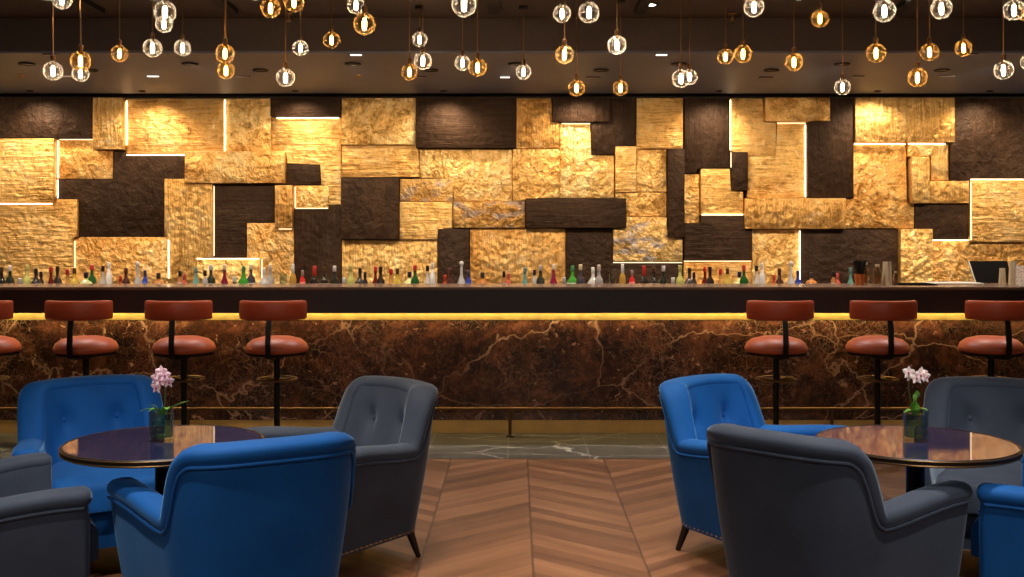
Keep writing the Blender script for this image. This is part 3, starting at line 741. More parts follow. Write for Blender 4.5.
t1 = make_table(TL, 'round mirrored table with the pink orchid, left side')
dup(t1, TR, 0, 'round mirrored table with the white orchid, right side')

# ------------------------------------------------------------------ orchids
def petal(m, c, d, nrm, ln, wd):
    d = d.normalized(); nrm = nrm.normalized(); s = d.cross(nrm).normalized()
    rows = []
    for i in range(6):
        u = i / 5; w = wd * math.sin(PI * (.12 + .84 * u)) ; rows.append((u, w))
    top = []; bot = []
    for u, w in rows:
        for lst, off in ((top, .0006), (bot, -.0006)):
            lst.append([c + d * ln * u + s * w * k + nrm * (off + .12 * ln * u * u - .25 * w * k * k) for k in (-1, -.5, 0, .5, 1)])
    rings = [a + list(reversed(b_)) for a, b_ in zip(top, bot)]
    m.loft(rings)
def blossom(parent, c, nrm, size, mat):
    nrm = nrm.normalized(); up = Vector((0, 0, 1)); s = nrm.cross(up).normalized(); u = s.cross(nrm).normalized()
    m = MB()
    for a, l, w in ((90, 1.05, .30), (18, 1, .46), (162, 1, .46), (235, 1, .28), (305, 1, .28)):
        a = math.radians(a + random.uniform(-8, 8)); petal(m, c, s * math.cos(a) + u * math.sin(a), nrm, size * l, size * w)
    b = m.build('blossom', mat, parent)
    m = MB(); m.ball(c + nrm * size * .18 - u * size * .1, size * .17, 1, 1, 1.3, 8, 6); m.build('lip', M['lip'], b)
def vase_of(loc, label, flabel, px, petalmat, stem_pts, flowers, leaves, fsize):
    h, r = .118, .0475
    v = MB().lathe([(r - .002, 0), (r, .004), (r, h), (r - .003, h + .001), (r - .004, h), (r - .004, .016), (0, .014)], 40, cap=False).build('glass_vase', M['vase'], None, loc=loc)
    # thick base
    tag(v, label, 'vase', 'glass cylinder vases on the tables')
    MB().lathe([(0, .0155), (.040, .0155), (.041, .03), (.041, .098), (.036, .104), (0, .106)], 28).build('moss_filling', M['water'], v)
    L0 = Vector(loc)
    t = thing('orchid', flabel, 'flower', (loc[0], loc[1], loc[2] + .1065), 0, 'orchids in glass vases')
    base = Vector((0, 0, 0))
    sp = [Vector(p) for p in stem_pts]
    MB().tube(catmull(sp, 6), .0026, 8).build('stem', M['stem'], t)
    for c, n in flowers: blossom(t, Vector(c), Vector(n), fsize, petalmat)
    for pts, w in leaves:
        cp = catmull([Vector(p) for p in pts], 6); m = MB(); rings = []
        for i, p in enumerate(cp):
            u = i / (len(cp) - 1); tg = (cp[min(i + 1, len(cp) - 1)] - cp[max(i - 1, 0)]).normalized()
            s = tg.cross(Vector((0, 0, 1)));  s = s.normalized() if s.length > .05 else Vector((1, 0, 0))
            n = s.cross(tg).normalized(); ww = w * max(.12, math.sin(PI * (.1 + .87 * u)) ** .8)
            rings.append([p - s * ww + n * ww * .35, p - n * .0012, p + s * ww + n * ww * .35, p + n * .0016])
        m.loft(rings); m.build('leaf', M['leaf'], t)
vd = 4.19
vl = (wx(161.5, vd), vd, TZ + .0005); vr = (wx(915.5, vd), vd, TZ + .0005)
random.seed(3)
vase_of(vl, 'glass cylinder vase holding the pink orchid on left table', 'pink orchid with drooping blossoms in the vase on left table', 0, M['petal_pink'],
  [(.01, 0, -.01), (.014, .0, .06), (.012, 0, .11), (0, 0, .15), (-.012, -.005, .163)],
  [((0, -.004, .160), (.1, -1, .25)), ((.016, -.012, .148), (.5, -1, .1)), ((-.022, -.006, .135), (-.6, -1, 0)), ((.0, -.016, .128), (.1, -1, 0)), ((.028, -.004, .122), (.8, -.8, -.1)), ((-.016, -.012, .100), (-.4, -1, -.2))],
  [([(0, 0, -.01), (.03, -.015, .016), (.07, -.02, .034), (.112, -.02, .050)], .017), ([(0, 0, -.01), (-.008, -.02, .012), (-.02, -.035, .020), (-.035, -.045, .012)], .014), ([(.01, 0, -.01), (.02, -.02, .018), (.035, -.045, .026), (.04, -.06, .022)], .014), ([(0, 0, -.01), (-.03, -.01, .014), (-.055, -.015, .018), (-.078, -.015, .008)], .005), ([(0, .0, -.01), (-.02, .0, .022), (-.035, 0, .03), (-.045, 0, .026)], .004)], .0245)
vase_of(vr, 'glass cylinder vase holding the white orchid on right table', 'pale white orchid with three open blossoms in the vase on right table', 0, M['petal_white'],
  [(-.012, 0, -.01), (-.018, 0, .05), (-.026, 0, .09), (-.024, 0, .135), (-.005, -.005, .155), (.02, -.01, .150)],
  [((-.030, -.01, .158), (-.4, -1, .15)), ((-.020, -.006, .146), (-.2, -1, -.2)), ((-.002, -.018, .138), (0, -1, .1)), ((.022, -.012, .155), (.3, -1, .2)), ((.036, -.008, .142), (.5, -1, 0)), ((.012, -.02, .150), (.1, -1, .1))],
  [([(0, 0, -.01), (-.002, -.006, .03), (.002, -.01, .06), (.002, -.012, .088)], .020), ([(0, 0, -.01), (-.015, -.02, .010), (-.035, -.03, .014), (-.058, -.035, .006)], .015), ([(.005, 0, -.01), (.012, -.01, .01), (.025, -.02, .018), (.035, -.03, .014)], .011)], .0245)

# ------------------------------------------------------------------ bottles
PROF = {
 'std': [(0, 0), (.036, .002), (.038, .01), (.038, .17), (.034, .19), (.016, .215), (.0135, .225), (.0135, .275)],
 'slim': [(0, 0), (.026, .002), (.028, .01), (.028, .20), (.022, .225), (.012, .24), (.011, .285)],
 'round': [(0, 0), (.045, .002), (.052, .02), (.053, .12), (.048, .165), (.028, .19), (.015, .21), (.013, .26)],
 'squat': [(0, 0), (.05, .002), (.055, .015), (.056, .12), (.045, .155), (.018, .17), (.015, .18), (.015, .20)],
 'bell': [(0, 0), (.046, .002), (.05, .015), (.046, .10), (.032, .16), (.016, .20), (.012, .22), (.012, .275)],
 'small': [(0, 0), (.024, .002), (.026, .01), (.026, .15), (.022, .17), (.012, .185), (.011, .215)],
}
DK = (.012, .008, .006)
KINDS = {  # body colour, transmission, cap colour, profile, scale, label colour or None, description
 'grey':   ((.20, .18, .17), .3, (.62, .55, .50), 'bell', .98, (.7, .62, .6), 'smoke grey bottle with a pale cap'),
 'darkw':  ((.035, .03, .03), 0, (.02, .02, .02), 'std', .98, (.6, .58, .55), 'dark bottle with a pale label and black cap'),
 'tumb':   None,
 'whtamb': ((.55, .30, .05), .25, (.78, .74, .68), 'slim', 1.02, None, 'slim amber bottle with a tall white cap'),
 'redpt':  ((.55, .02, .02), 0, (.35, .22, .18), 'small', 1.1, (.8, .25, .2), 'small bright red bottle with a thin pointed neck'),
 'redcap': (DK, 0, (.60, .03, .02), 'round', 1.05, (.55, .05, .04), 'wide dark bottle with a tall red cap'),
 'roundl': (DK, 0, (.08, .04, .015), 'round', 1.02, (.72, .55, .32), 'wide dark bottle with a round cream label'),
 'dkwht':  ((.02, .022, .015), 0, (.70, .62, .60), 'std', 1.0, None, 'dark green bottle with a white cap'),
 'smallb': ((.06, .02, .01), .1, (.66, .60, .55), 'squat', .88, None, 'squat brown bottle with a pale stopper'),
 'yelgr':  ((.62, .58, .16), .3, (.55, .48, .16), 'std', 1.02, (.75, .7, .4), 'yellow green bottle with an olive cap'),
 'dark1':  ((.03, .022, .02), 0, (.015, .012, .012), 'round', .98, (.5, .46, .44), 'broad dark bottle with a black cap'),
 'dark2':  ((.025, .022, .024), 0, (.02, .016, .016), 'small', 1.05, None, 'small black bottle beside a broad dark one'),
 'reddk':  ((.13, .012, .008), .1, (.58, .03, .03), 'bell', .97, (.7, .6, .55), 'dark red bottle with a red cap and pale neck'),
 'dark3':  ((.03, .018, .014), 0, (.035, .018, .012), 'std', .98, None, 'plain dark brown bottle with a black top'),
 'redamb': ((.55, .27, .08), .25, (.55, .02, .03), 'bell', .90, (.75, .6, .45), 'amber bottle with a red cap'),
 'yamb':   ((.58, .38, .05), .3, (.10, .05, .02), 'round', .98, None, 'golden amber bottle with a brown cap'),
 'navycap': ((.66, .62, .22), .2, (.015, .015, .05), 'squat', 1.12, (.8, .76, .35), 'squat pale yellow bottle with a navy cap'),
 'green1': ((.02, .10, .02), .2, (.60, .05, .04), 'std', 1.02, None, 'dark green bottle with a red cap'),
 'clear1': ((.70, .62, .52), .4, (.02, .018, .02), 'bell', 1.0, (.75, .68, .55), 'clear bottle with a black stopper'),
 'white':  ((.74, .68, .62), .1, (.80, .74, .70), 'slim', 1.05, None, 'tall frosted white bottle'),
 'orred':  ((.50, .06, .02), .1, (.55, .05, .02), 'small', .92, None, 'small orange red bottle'),
 'brown1': ((.06, .02, .015), 0, (.10, .03, .02), 'std', .93, (.55, .5, .45), 'dark brown bottle with a brown cap and pale label'),
 'decant': ((.62, .58, .56), .4, (.70, .66, .64), 'bell', 1.06, None, 'clear decanter with a ball stopper'),
 'blue':   ((.03, .06, .35), .1, (.05, .05, .10), 'small', 1.1, (.1, .16, .5), 'small blue bottle with a dark cap'),
 'ambrnd': ((.52, .18, .04), .25, (.05, .04, .04), 'squat', 1.1, None, 'round amber bottle with a dark cap'),
 'amb2':   ((.45, .17, .06), .2, (.02, .015, .02), 'small', 1.08, (.7, .5, .4), 'amber bottle with a black cap beside a red one'),
 'redflat': ((.60, .10, .07), .1, (.65, .10, .08), 'small', .98, (.8, .45, .3), 'small coral red bottle'),
 'teal':   ((.18, .42, .36), .35, (.15, .30, .27), 'bell', .95, None, 'teal glass bottle'),
 'clrdk':  ((.60, .55, .48), .4, (.03, .025, .025), 'small', 1.12, None, 'small clear bottle with a black cap'),
 'dkneck': ((.03, .035, .025), .1, (.50, .45, .45), 'std', 1.02, (.7, .62, .45), 'dark green bottle with a silver neck'),
 'purple': ((.22, .012, .05), .2, (.75, .62, .52), 'bell', 1.04, None, 'crimson bottle with a pale slender neck'),
 'brnsq':  ((.05, .02, .018), 0, (.62, .58, .54), 'squat', .92, None, 'squat dark brown bottle with a clear neck'),
 'green2': ((.05, .30, .03), .3, (.06, .28, .10), 'round', 1.05, (.75, .72, .6), 'bright green bottle with a green cap'),
 'goldcap': ((.06, .05, .06), .2, (.75, .62, .38), 'std', 1.04, (.7, .66, .6), 'smoky bottle with a gold cap'),
 'clrwht': ((.66, .62, .58), .4, (.80, .76, .72), 'round', 1.0, (.7, .5, .42), 'clear round bottle with a white neck'),
 'clr2':   ((.40, .36, .34), .3, (.62, .50, .40), 'std', 1.03, None, 'grey bottle with a tan cap'),
}
RUN1 = [(1.5, 'roundl'), (10, 'dkwht'), (20, 'smallb'), (27, 'yelgr'), (36, 'dark1'), (41, 'dark2'), (51, 'reddk'), (57.5, 'dark3'), (67.5, 'redamb'), (74.5, 'yamb'), (86, 'navycap'), (92, 'green1'), (103, 'clear1'), (109, 'white'), (120.5, 'orred'), (126, 'brown1'), (137.5, 'decant'), (145, 'blue'), (158.5, 'ambrnd'), (180, 'amb2'), (184.5, 'redflat'), (196, 'teal'), (205, 'clrdk'), (211, 'dkneck'), (224.5, 'purple'), (234.5, 'brnsq'), (243.5, 'green2'), (251, 'goldcap'), (264, 'clrwht'), (270, 'clr2'), (283, 'tumb')]
RUN2 = [(293, 'whtamb'), (302.5, 'redpt'), (314.5, 'redcap'), (324.5, 'roundl'), (334.5, 'dkwht'), (344, 'smallb'), (350.5, 'yelgr'), (360, 'dark1'), (365, 'dark2'), (375.5, 'reddk'), (380.5, 'dark3'), (391, 'redamb'), (397.5, 'yamb'), (409.5, 'navycap'), (415, 'green1'), (427.5, 'clear1'), (432.5, 'white'), (445, 'orred'), (450, 'brown1'), (461.5, 'decant'), (468.5, 'blue'), (482.5, 'ambrnd'), (504, 'amb2'), (508.5, 'redflat'), (525, 'teal'), (534.5, 'clrdk'), (540.5, 'dkneck'), (553.5, 'purple'), (564, 'brnsq'), (572.5, 'green2'), (580.5, 'goldcap'), (593, 'clrwht'), (599, 'clr2'), (612.5, 'tumb')]
RUN3 = [(622.5, 'whtamb'), (632, 'redpt'), (644, 'redcap'), (654, 'roundl'), (663.5, 'dkwht'), (673, 'smallb'), (680, 'yelgr'), (689.5, 'dark1'), (694, 'dark2'), (705, 'reddk'), (710, 'dark3'), (720.5, 'redamb'), (727.5, 'yamb'), (739.5, 'navycap'), (744, 'green1'), (756.5, 'clear1'), (762, 'white'), (774, 'orred'), (779.5, 'brown1'), (791, 'decant'), (798, 'blue'), (811.5, 'ambrnd'), (833.5, 'amb2'), (837.5, 'redflat'), (850.5, 'teal')]
BZ = .9405
proto = {}
def make_bottle(kind):
    if kind == 'tumb':
        o = MB().lathe([(.0, .001), (.024, 0), (.03, .235), (.028, .235), (.022, .012), (0, .010)], 20, cap=False).build('glass_tumbler', M['vase'])
        return o
    col, tr, cap, pk, s, lab, desc = KINDS[kind]
    o = MB().lathe([(r * .92, z * s) for r, z in PROF[pk]], 20).build('bottle', cmat(col, .12, tr))
    rt, zt = PROF[pk][-1][0] * .92, PROF[pk][-1][1] * s
    if kind == 'decant':
        MB().lathe([(rt * .8, zt), (rt * .8, zt + .006), (.014, zt + .014), (.019, zt + .028), (.014, zt + .042), (.0, zt + .047)], 14).build('stopper', cmat(cap, .15, .2), o)
        return o
    hc = .045
    z0 = zt - (.018 if kind not in ('redcap', 'whtamb') else .05)
    MB().lathe([(rt + .001, z0), (rt + .0025, z0 + .002), (rt + .002, zt + hc * .55), (rt - .001, zt + hc * .62), (0, zt + hc * .63)], 14).build('cap', cmat(cap, .3), o)
    if lab:
        body = [(p[0] * .92, p[1]) for p in PROF[pk] if p[1] > .005]
        zl, zh = .05 * s, .155 * s
        def rad(z):
            for (r0, a), (r1, b) in zip(body, body[1:]):
                if a * s <= z <= b * s: return r0 + (r1 - r0) * (z - a * s) / max(1e-6, (b - a) * s)
            return body[0][0]
        MB().lathe([(rad(zl + (zh - zl) * k / 4) + .0012, zl + (zh - zl) * k / 4) for k in range(5)], 20, cap=False).build('paper_label', cmat(lab, .6), o)
    return o
for run, place in ((RUN1, 'left third of the bar'), (RUN2, 'middle third of the bar'), (RUN3, 'right third of the bar')):
    for i, (px, kind) in enumerate(run):
        yy = 8.70 + (.075 if i % 2 else -.055); x = wx(px, yy)
        if kind not in proto:
            o = proto[kind] = make_bottle(kind)
        else:
            src = proto[kind]; o = src.copy(); COL.objects.link(o)
            for ch in src.children:
                c = ch.copy(); COL.objects.link(c); c.parent = o
        o.location = (x, yy, BZ)
        if kind == 'tumb': tag(o, 'small glass tumbler between bottles, ' + place, 'glass', 'glasses among the bottles')
        else: tag(o, KINDS[kind][6] + ', ' + place, 'bottle', 'bottles lined up behind the bar')

# ------------------------------------------------------------------ bar top things at right
CT = 1.1075
yb = 8.22
def on(px): return wx(px, yb)
cup = MB().lathe([(.0, 0), (.030, .001), (.038, .085), (.0365, .085), (.029, .006), (0, .005)], 24, cap=False).build('copper_cup', M['copper'], None, loc=(on(859.5), yb, CT))
tag(cup, 'copper cup full of black straws on the bar top', 'cup')
st = thing('straw', 'black straw', 'straw', (on(859.5), yb, CT + .007), 0)
bpy.data.objects.remove(st)
k = 0
straw_me = None
for i in range(38):
    a = i * 2.39996; q = math.sqrt((i + .5) / 38); rim = .0305 * q      # spread evenly, never crossing
    b0 = Vector((rim * .45 * math.cos(a), rim * .45 * math.sin(a), 0)); k = .55 * rim / .078
    b1 = b0 + Vector((math.cos(a) * k * .178, math.sin(a) * k * .178, .178 + .006 * math.sin(i * 1.7)))
    o = MB().tube([b0, b1], .0024, 6, .0040).build('drinking_straw', M['straw'], None, loc=(on(859.5), yb, CT + .0075))
    tag(o, 'black drinking straw in the bundle standing in the copper cup', 'straw', 'black straws in the copper cup')
shk = [(873.5, .035, .165, 'glass', 'tall glass mixing jar left of the steel tumbler on the bar'), (879.5, .022, .10, 'glass', 'short ribbed glass jar against the steel tumbler on the bar')]
def jar(px, r, h, lab, y=yb):
    o = MB().lathe([(0, .001), (r * .95, 0), (r, .01), (r, h * .6), (r * .8, h * .78), (r * .45, h * .86), (r * .42, h), (r * .3, h), (r * .36, h * .85), (r * .72, h * .76), (r * .9, h * .58), (r * .9, .012), (0, .011)], 24, cap=False).build('glass_jar', M['jar'], None, loc=(on(px), y, CT))
    MB().lathe([(0, .012), (r * .85, .012), (r * .85, h * .4), (0, h * .4)], 20).build('contents', cmat((.42, .20, .08), .3), o)
    MB().lathe([(r * .46, h * .92), (r * .52, h * .925), (r * .52, h * 1.05), (0, h * 1.06)], 20).build('lid', M['steel'], o)
    tag(o, lab, 'jar', 'glass jars on the bar')
jar(870, .027, .165, 'tall glass jar with steel lid right beside the copper cup', yb + .10)
jar(876, .033, .150, 'wide glass jar with steel lid between copper cup and tall steel tumbler', yb - .03)
jar(895.5, .020, .100, 'small dark glass jar right of the tall steel tumbler on the bar', yb)
def tin(px, h, r0, r1, lab, y=yb):
    o = MB().lathe([(0, .001), (r0, 0), (r0 + .001, .006), (r1, h), (r1 - .0015, h), (r0 - .001, .008), (0, .007)], 28, cap=False).build('shaker_tin', M['steel'], None, loc=(on(px), y, CT))
    tag(o, lab, 'cocktail shaker', 'steel shaker tins on the bar')
tin(887, .178, .036, .030, 'tall polished steel shaker tin beside the glass jars')
tin(1003.5, .128, .026, .020, 'shorter steel shaker tin in front of the black stand at the right edge', yb + .02)
tin(1011, .182, .036, .028, 'taller steel shaker tin in front of the black stand at the right edge', yb - .04)
m = MB(); m.box(on(899), on(935), yb - .05, yb + .16, 0, .008); 
for k in range(9): m.box(on(899) + .02 + k * .028, on(899) + .03 + k * .028, yb - .045, yb + .155, .008, .012)
o = m.build('bar_mat', M['mat'], None, False, loc=(0, 0, CT)); tag(o, 'dark rubber mat lying on the bar right of the jars', 'bar mat')
m = MB(); m.box(on(937), on(990), yb + .10, yb + .30, 0, .010); m.box(on(940), on(987), yb + .12, yb + .28, .010, .014)
o = m.build('serving_tray', M['cream'], None, False, .002, loc=(0, 0, CT)); tag(o, 'flat pale tray lying on the bar in front of the coppery panel', 'tray')
# leaning black stand (open laptop-like wedge seen from behind)
y0 = yb + .18
d_ = y0
a, b, c, e = wx(978.5, d_), wx(1017, d_), wx(1021, d_), wx(984, d_)
t = thing('menu_holder', 'black slanted menu holder with a pale edge at right end of the bar', 'menu holder', (0, y0 + .14, CT))
def slab(m, x0b, x1b, x0t, x1t, yb_, yt, z0, z1, th):
    m.loft([[(x0b, yb_, z0), (x1b, yb_, z0), (x1b, yb_ + th, z0), (x0b, yb_ + th, z0)], [(x0t, yt, z1), (x1t, yt, z1), (x1t, yt + th, z1), (x0t, yt + th, z1)]])
m = MB(); slab(m, e, c, a, b, 0, .03, .004, .176, .008); m.build('back_board', M['mat'], t, False)
m = MB(); slab(m, e - .008, e - .0005, a - .008, a - .0005, 0, .03, .004, .178, .008); m.build('pale_edge', M['cream'], t, False)
m = MB(); m.box(e, c, -.01, .08, 0, .0035); m.build('foot_plate', M['straw'], t, False)
# patterned box at right edge
t = thing('napkin_box', 'speckled open box cut by the right edge of the photo on the bar', 'box', (wx(1030, 8.05), 8.05, CT))
m = MB(); w = .075
m.box(-w, w, -.07, .07, 0, .006); m.box(-w, -w + .005, -.07, .07, .006, .15); m.box(w - .005, w, -.07, .07, .006, .15); m.box(-w + .005, w - .005, -.07, -.065, .006, .15); m.box(-w + .005, w - .005, .065, .07, .006, .15)
m.build('shell', M['specks'], t, False); 
m = MB(); m.box(-w + .008, w - .008, -.06, .06, .0065, .125); m.build('napkins', plain('green_paper', (.10, .13, .06), .7), t, False)

# ------------------------------------------------------------------ pendants
PEN = [(62, -1, 10, 'w'), (53, 71, 9.5, 'w'), (80.5, 61, 10, 'a'), (80.5, 73.5, 8.3, 'w'), (119.5, 53.5, 8.3, 'a'), (165, 12, 11, 'w'), (164, 24, 8.6, 'w'), (152.5, 48, 9.3, 'w'), (182.5, 48, 8.2, 'w'),
 (225, 53.5, 9.5, 'a'), (226, 70.5, 8.6, 'a'), (270.5, 8, 9.8, 'a'), (294, 2, 10, 'a'), (300.5, 48, 7.8, 'w'), (285.5, 77.5, 9.3, 'w'), (331.5, 40, 8.3, 'a'), (356, 5, 9, 'w'), (364.5, 24, 11, 'a'),
 (419.5, 39.5, 7.6, 'w'), (409.5, 72, 8.2, 'a'), (422.8, 61, 9, 'w'), (464, 4.5, 12.4, 'w'), (462.5, 63, 7.8, 'w'), (477.5, 67.5, 9, 'a'), (523.5, 72, 7.6, 'w'), (562, 13.5, 9, 'w'), (589, 12.5, 10.5, 'w'),
 (564.5, 54.5, 9.3, 'a'), (576.5, 88, 8.3, 'a'), (617, 45, 9.4, 'w'), (620.5, 88, 7.8, 'a'), (681, 78.5, 9.2, 'w'), (689.5, 77, 8, 'w'), (725.5, 56.5, 8, 'a'), (743, 54, 8.9, 'a'), (754, 7, 10, 'w'),
 (794, 62, 9, 'a'), (820, 18.5, 8.7, 'a'), (842.5, 87, 8, 'w'), (876, 53, 9.6, 'a'), (884.5, 11, 11, 'w'), (917.5, 77.5, 9.6, 'a'), (929.5, 52, 9, 'a'), (941.5, 8.5, 10.4, 'w'), (963.5, 48, 8.3, 'a'),
 (1003.5, 70, 9.4, 'w'), (1014, 10, 10.4, 'w'), (1026, 12, 9, 'a'), (1029, 62, 8.2, 'w')]
order = ['first', 'second', 'third', 'fourth', 'fifth', 'sixth', 'seventh', 'eighth', 'ninth', 'tenth', 'eleventh', 'twelfth', 'thirteenth', 'fourteenth', 'fifteenth', 'sixteenth', 'seventeenth', 'eighteenth', 'nineteenth', 'twentieth', 'twenty-first', 'twenty-second', 'twenty-third', 'twenty-fourth', 'twenty-fifth']
srt = sorted(PEN); NP = len(srt); RG = .05
gl_me = {}
for i, (px, py, r, tint) in enumerate(srt):
    d = min(7.25, F * RG / r); z = wz(py, d)
    side = (order[i] + ' from the left') if i < 25 else (order[NP - 1 - i] + ' from the right')
    look = 'amber glowing' if tint == 'a' else 'clear white glowing'
    hang = 'top edge' if py < 30 else ('mid height' if py < 60 else 'low')
    t = thing('pendant_light', f'{look} glass globe pendant hanging ' + {'top edge': 'high near the ceiling', 'mid height': 'at middle height', 'low': 'low over the bar'}[hang] + f', {side}', 'pendant light', (wx(px, d), d, z), 0, 'glass globe pendants under the ceiling')
    a = 'amber' if tint == 'a' else 'white'
    if a not in gl_me:
        gl_me[a] = [MB().ball((0, 0, 0), RG, seg=28, rings=18).mesh('globe', M['globe_amber' if tint == 'a' else 'globe_clear']),
                    MB().lathe([(.0, -.030), (.007, -.026), (.010, -.015), (.010, .012), (.006, .022), (.003, .028)], 8).mesh('bulb', M['bulb_' + a]),
                    MB().lathe([(.004, .026), (.010, .028), (.011, .06), (.013, .062), (.013, .078), (.004, .084)], 14).mesh('cap', M['darkbrass']),
                    MB().lathe([(.03, -.022), (.032, -.02), (.032, -.001), (0, -.0005)], 16).mesh('ceiling_rose', M['track'])]
    for nm, me in zip(('globe', 'bulb', 'socket_cap', 'ceiling_rose'), gl_me[a]):
        o = bpy.data.objects.new(nm, me); COL.objects.link(o); o.parent = t
        if nm == 'ceiling_rose': o.location = (0, 0, ZC - z)
    MB().tube([(0, 0, .08), (0, 0, ZC - z - .02)], .0032, 6).build('cord', M['brass'], t)

# ------------------------------------------------------------------ ceiling fittings
for px, ln, y, on_ in ((50, 12, 7.62, 0), (356, 11, 7.62, 1), (662, 11, 7.62, 1), (973, 9, 7.62, 0)):
    pass
SL = [(50, 12, 54, 0, 'first'), (356, 11, 54, 1, 'second'), (661.5, 11, 54, 1, 'third'), (973, 8, 53.5, 0, 'fourth')]
SL2 = [(68, 11, 75.5, 0), (153, 11, 75.5, 1), (243, 13, 76, 0), (421, 9, 76.5, 0), (505, 9.5, 76.5, 1), (593, 13, 77, 0), (766, 12, 77, 0), (858, 10, 76, 0), (947, 15, 75.5, 0)]
wd = {68: 'above the top left dark panel', 153: 'above the bright gold panel at left', 243: 'above the squarish gold panel at left', 421: 'left of the middle above the big dark panel', 505: 'above the right end of the big dark panel', 593: 'right of the middle above the small dark panel', 766: 'above the slim antique gold panel', 858: 'above the wide striped gold panel', 947: 'above the top right dark panel'}
wf = {50: 'near the far left', 356: 'left of the middle', 661.5: 'right of the middle', 973: 'near the far right'}
for px, ln, py, lit, *_ in SL + SL2:
    d = F * (ZS - CH) / (VY - py); x = wx(px, d); hw = ln / 2 * d / F
    t = thing('slot_light', 'linear slot light in the soffit, ' + (wf[px] + ', front row' if py < 60 else wd[px]), 'ceiling light', (x, d, ZS), 0, 'slot lights in the soffit')
    m = MB(); m.box(-hw - .006, hw + .006, -.022, .022, -.004, -.0005); m.build('frame', M['track'], t, False)
    m = MB(); m.box(-hw, hw, -.014, .014, -.010, -.0045); m.build('diffuser', M['slot'] if lit else plain('slot_lens', (.42, .34, .30), .5), t, False)
for px, lab in ((21, 'small round sprinkler in the soffit at far left'), (359, 'small round sprinkler in the soffit left of the middle')):
    d = F * (ZS - CH) / (VY - 75); t = thing('ceiling_sprinkler', lab, 'sprinkler', (wx(px, d), d, ZS))
    MB().lathe([(.03, -.001), (.03, -.006), (.012, -.009), (.008, -.022), (.016, -.024), (.0, -.026)], 16).build('sprinkler_head', M['brass'], t)
for px, lab in ((732.5, 'small brass sprinkler hanging by the fascia right of the middle'), (288.5, 'small brass sprinkler hanging by the fascia at left')):
    d = 7.35; t = thing('ceiling_sprinkler', lab, 'sprinkler', (wx(px, d), d, ZC))
    MB().lathe([(.032, -.001), (.03, -.008), (.010, -.012), (.008, -.035), (.014, -.037), (.012, -.05), (.022, -.053), (0, -.055)], 16).build('sprinkler_head', M['brass'], t)
for px, lab in ((84, 'black lighting track on the ceiling at far left'), (222, 'black lighting track on the ceiling at left'), (493, 'black lighting track on the ceiling in the middle'), (644, 'black lighting track on the ceiling right of the middle'), (909, 'black lighting track on the ceiling at far right')):
    x = wx(px, 6.93); m = MB(); m.box(-.035, .035, -3.4, 0, -.035, -.0005)
    o = m.build('lighting_track', M['track'], None, False, loc=(x, 7.2, ZC)); tag(o, lab, 'lighting track', 'black lighting tracks on the ceiling')

# ------------------------------------------------------------------ lights of the room
def down(loc, tgt, energy, size, blend, col, name, label, rad=.06, lens='down'):
    t = thing('recessed_downlight', label, 'downlight', loc, 0, name)
    MB().lathe([(.055, -.001), (.06, -.004), (.06, -.010), (.048, -.010), (.044, -.004), (.044, -.001)], 24, cap=False).build('bezel', M['track'], t)
    MB().lathe([(0, -.003), (.043, -.003), (.043, -.006), (0, -.006)], 20).build('lens', M[lens], t)
    L = bpy.data.lights.new('spot', 'SPOT'); L.energy = energy; L.spot_size = math.radians(size); L.spot_blend = blend
    L.color = col; L.shadow_soft_size = rad
    o = bpy.data.objects.new('spot_lamp', L); COL.objects.link(o); o.location = (loc[0], loc[1], loc[2] - .03)
    o.rotation_euler = (Vector(tgt) - o.location).to_track_quat('-Z', 'Y').to_euler()
    return o
WARM = (1, .80, .55); NEUT = (1, .92, .84)
# wall washers in the slot between soffit and wall
for i, px in enumerate((-60, 40, 150, 300, 445, 580, 715, 870, 980, 1080)):
    x = wx(px, 9.6)
    t = thing('wall_washer', 'narrow wall washer lamp tucked in the slot above the relief wall, ' + str(order[i]) + ' from the left', 'wall washer', (x, 9.40, ZS), 0, 'wall washers above the relief wall')
    MB().lathe([(.03, -.001), (.032, -.006), (.024, -.008), (.022, -.001)], 16, cap=False).build('bezel', M['track'], t)
    L = bpy.data.lights.new('washer', 'SPOT'); L.energy = 30; L.spot_size = math.radians(125); L.spot_blend = .9; L.color = WARM; L.shadow_soft_size = .03
    o = bpy.data.objects.new('washer_lamp', L); COL.objects.link(o); o.location = (x, 9.40, ZS - .03)
    o.rotation_euler = (Vector((x, 9.72, 1.9)) - o.location).to_track_quat('-Z', 'Y').to_euler()
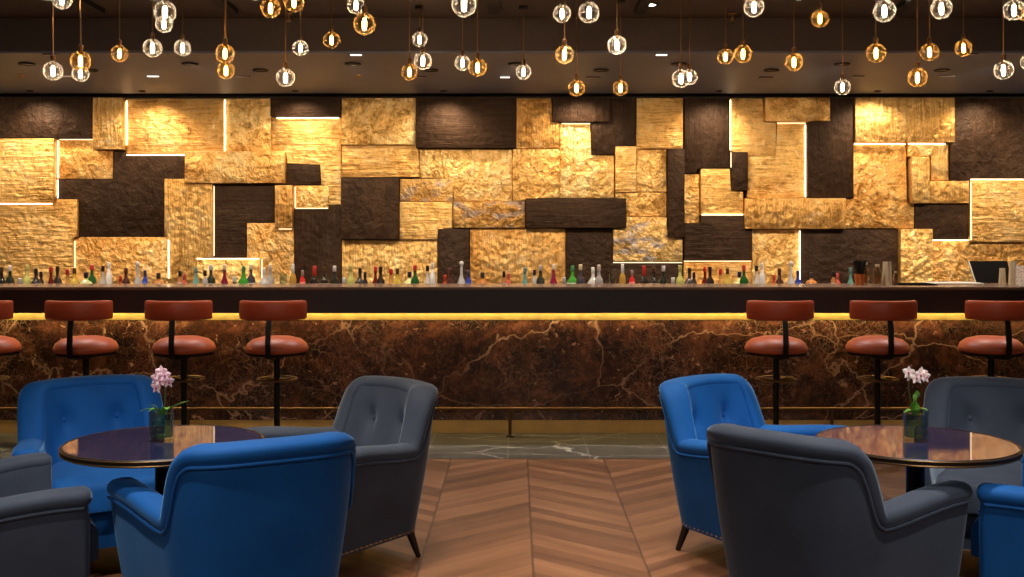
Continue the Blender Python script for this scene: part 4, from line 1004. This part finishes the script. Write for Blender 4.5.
# spots added in the soffit to brighten the relief wall
for i in range(9):
    X = -4.8 + 1.2 * i
    down((X, 7.95, ZS), (X, 9.72, 1.45), 84, 95, .9, WARM, 'fill spots added for the relief wall', f'small dark fill spot added to brighten the relief wall, {order[i]} from the left', .05, 'lens_dark')
for i in range(8):
    X = -4.55 + 1.3 * i
    down((X, 8.24, ZS), (X, 8.2, 0), 78, 120, .7, NEUT, 'downlights over the bar top', f'small dark downlight straight above the bar top, {order[i]} from the left', .025, 'lens_dark')
for X, lab in ((TL[0], 'left table'), (TR[0], 'right table')):
    down((X + .05, 3.9, ZC), (X, 4.15, 0), 215, 68, .6, NEUT, 'downlights over the tables', 'round downlight above the ' + lab, .05)
    down((X - .1, 2.6, ZC), (X * .75, 3.6, .5), 125, 70, .8, NEUT, 'downlights in front of the tables', 'round downlight above the front chairs by the ' + lab, .06)
down((.87, 7.05, ZC), (.95, 6.7, 0), 70, 50, .9, WARM, 'aisle downlights', 'bright round downlight on the ceiling near the fascia right of the middle', .04)
down((0.35, 5.7, ZC), (.5, 5.8, 0), 150, 62, .8, WARM, 'aisle downlights', 'round downlight over the gap between the tables', .05)
down((.45, 4.5, ZC), (1.0, 5.0, .3), 120, 50, .8, NEUT, 'aisle downlights', 'round spot added to brighten the blue armchair beside the right table', .05)  # added lamp aimed at the sideways blue armchair to brighten it
down((-.5, 4.7, ZC), (-.45, 5.0, 0), 115, 62, .8, WARM, 'aisle downlights', 'round downlight over the aisle beside the left table', .05)
for i, X in enumerate((-3.2, -1.1, 1.1, 3.2)):  # added fill lamps, out of view, lighting the chairs from the front
    down((X, -.6, ZC), (X, 3.2, .5), 115, 95, .9, NEUT, 'fill lamps added behind the camera', f'round fill lamp added near the camera end, {order[i]} from the left', .12)
for i, (px, lab) in enumerate(stools):
    X = wx(px, SY)
    down((X, 6.85, ZC), (X, 7.42, .75), 62, 30, .7, WARM, 'downlights over the stools', f'round downlight over the row of bar stools, {order[i]} from the left', .05)

W = bpy.data.worlds.new('room_air'); SC.world = W; W.use_nodes = True
W.node_tree.nodes['Background'].inputs[0].default_value = (.02, .016, .014, 1)

# ------------------------------------------------------------------ camera
cam = bpy.data.cameras.new('camera'); co = bpy.data.objects.new('camera', cam); COL.objects.link(co)
co.location = (0, 0, CH); co.rotation_euler = (PI / 2, 0, 0)
cam.sensor_width = 36; cam.lens = F / 1024 * 36
cam.shift_x = -(VX - 512) / 1024; cam.shift_y = -(288.5 - VY) / 1024
cam.clip_start = .05; SC.camera = co
vs = SC.view_settings; SC.display_settings.display_device = 'sRGB'
vs.view_transform = 'Standard'; vs.look = 'None'; vs.exposure = 0; vs.gamma = 1; vs.use_curve_mapping = False
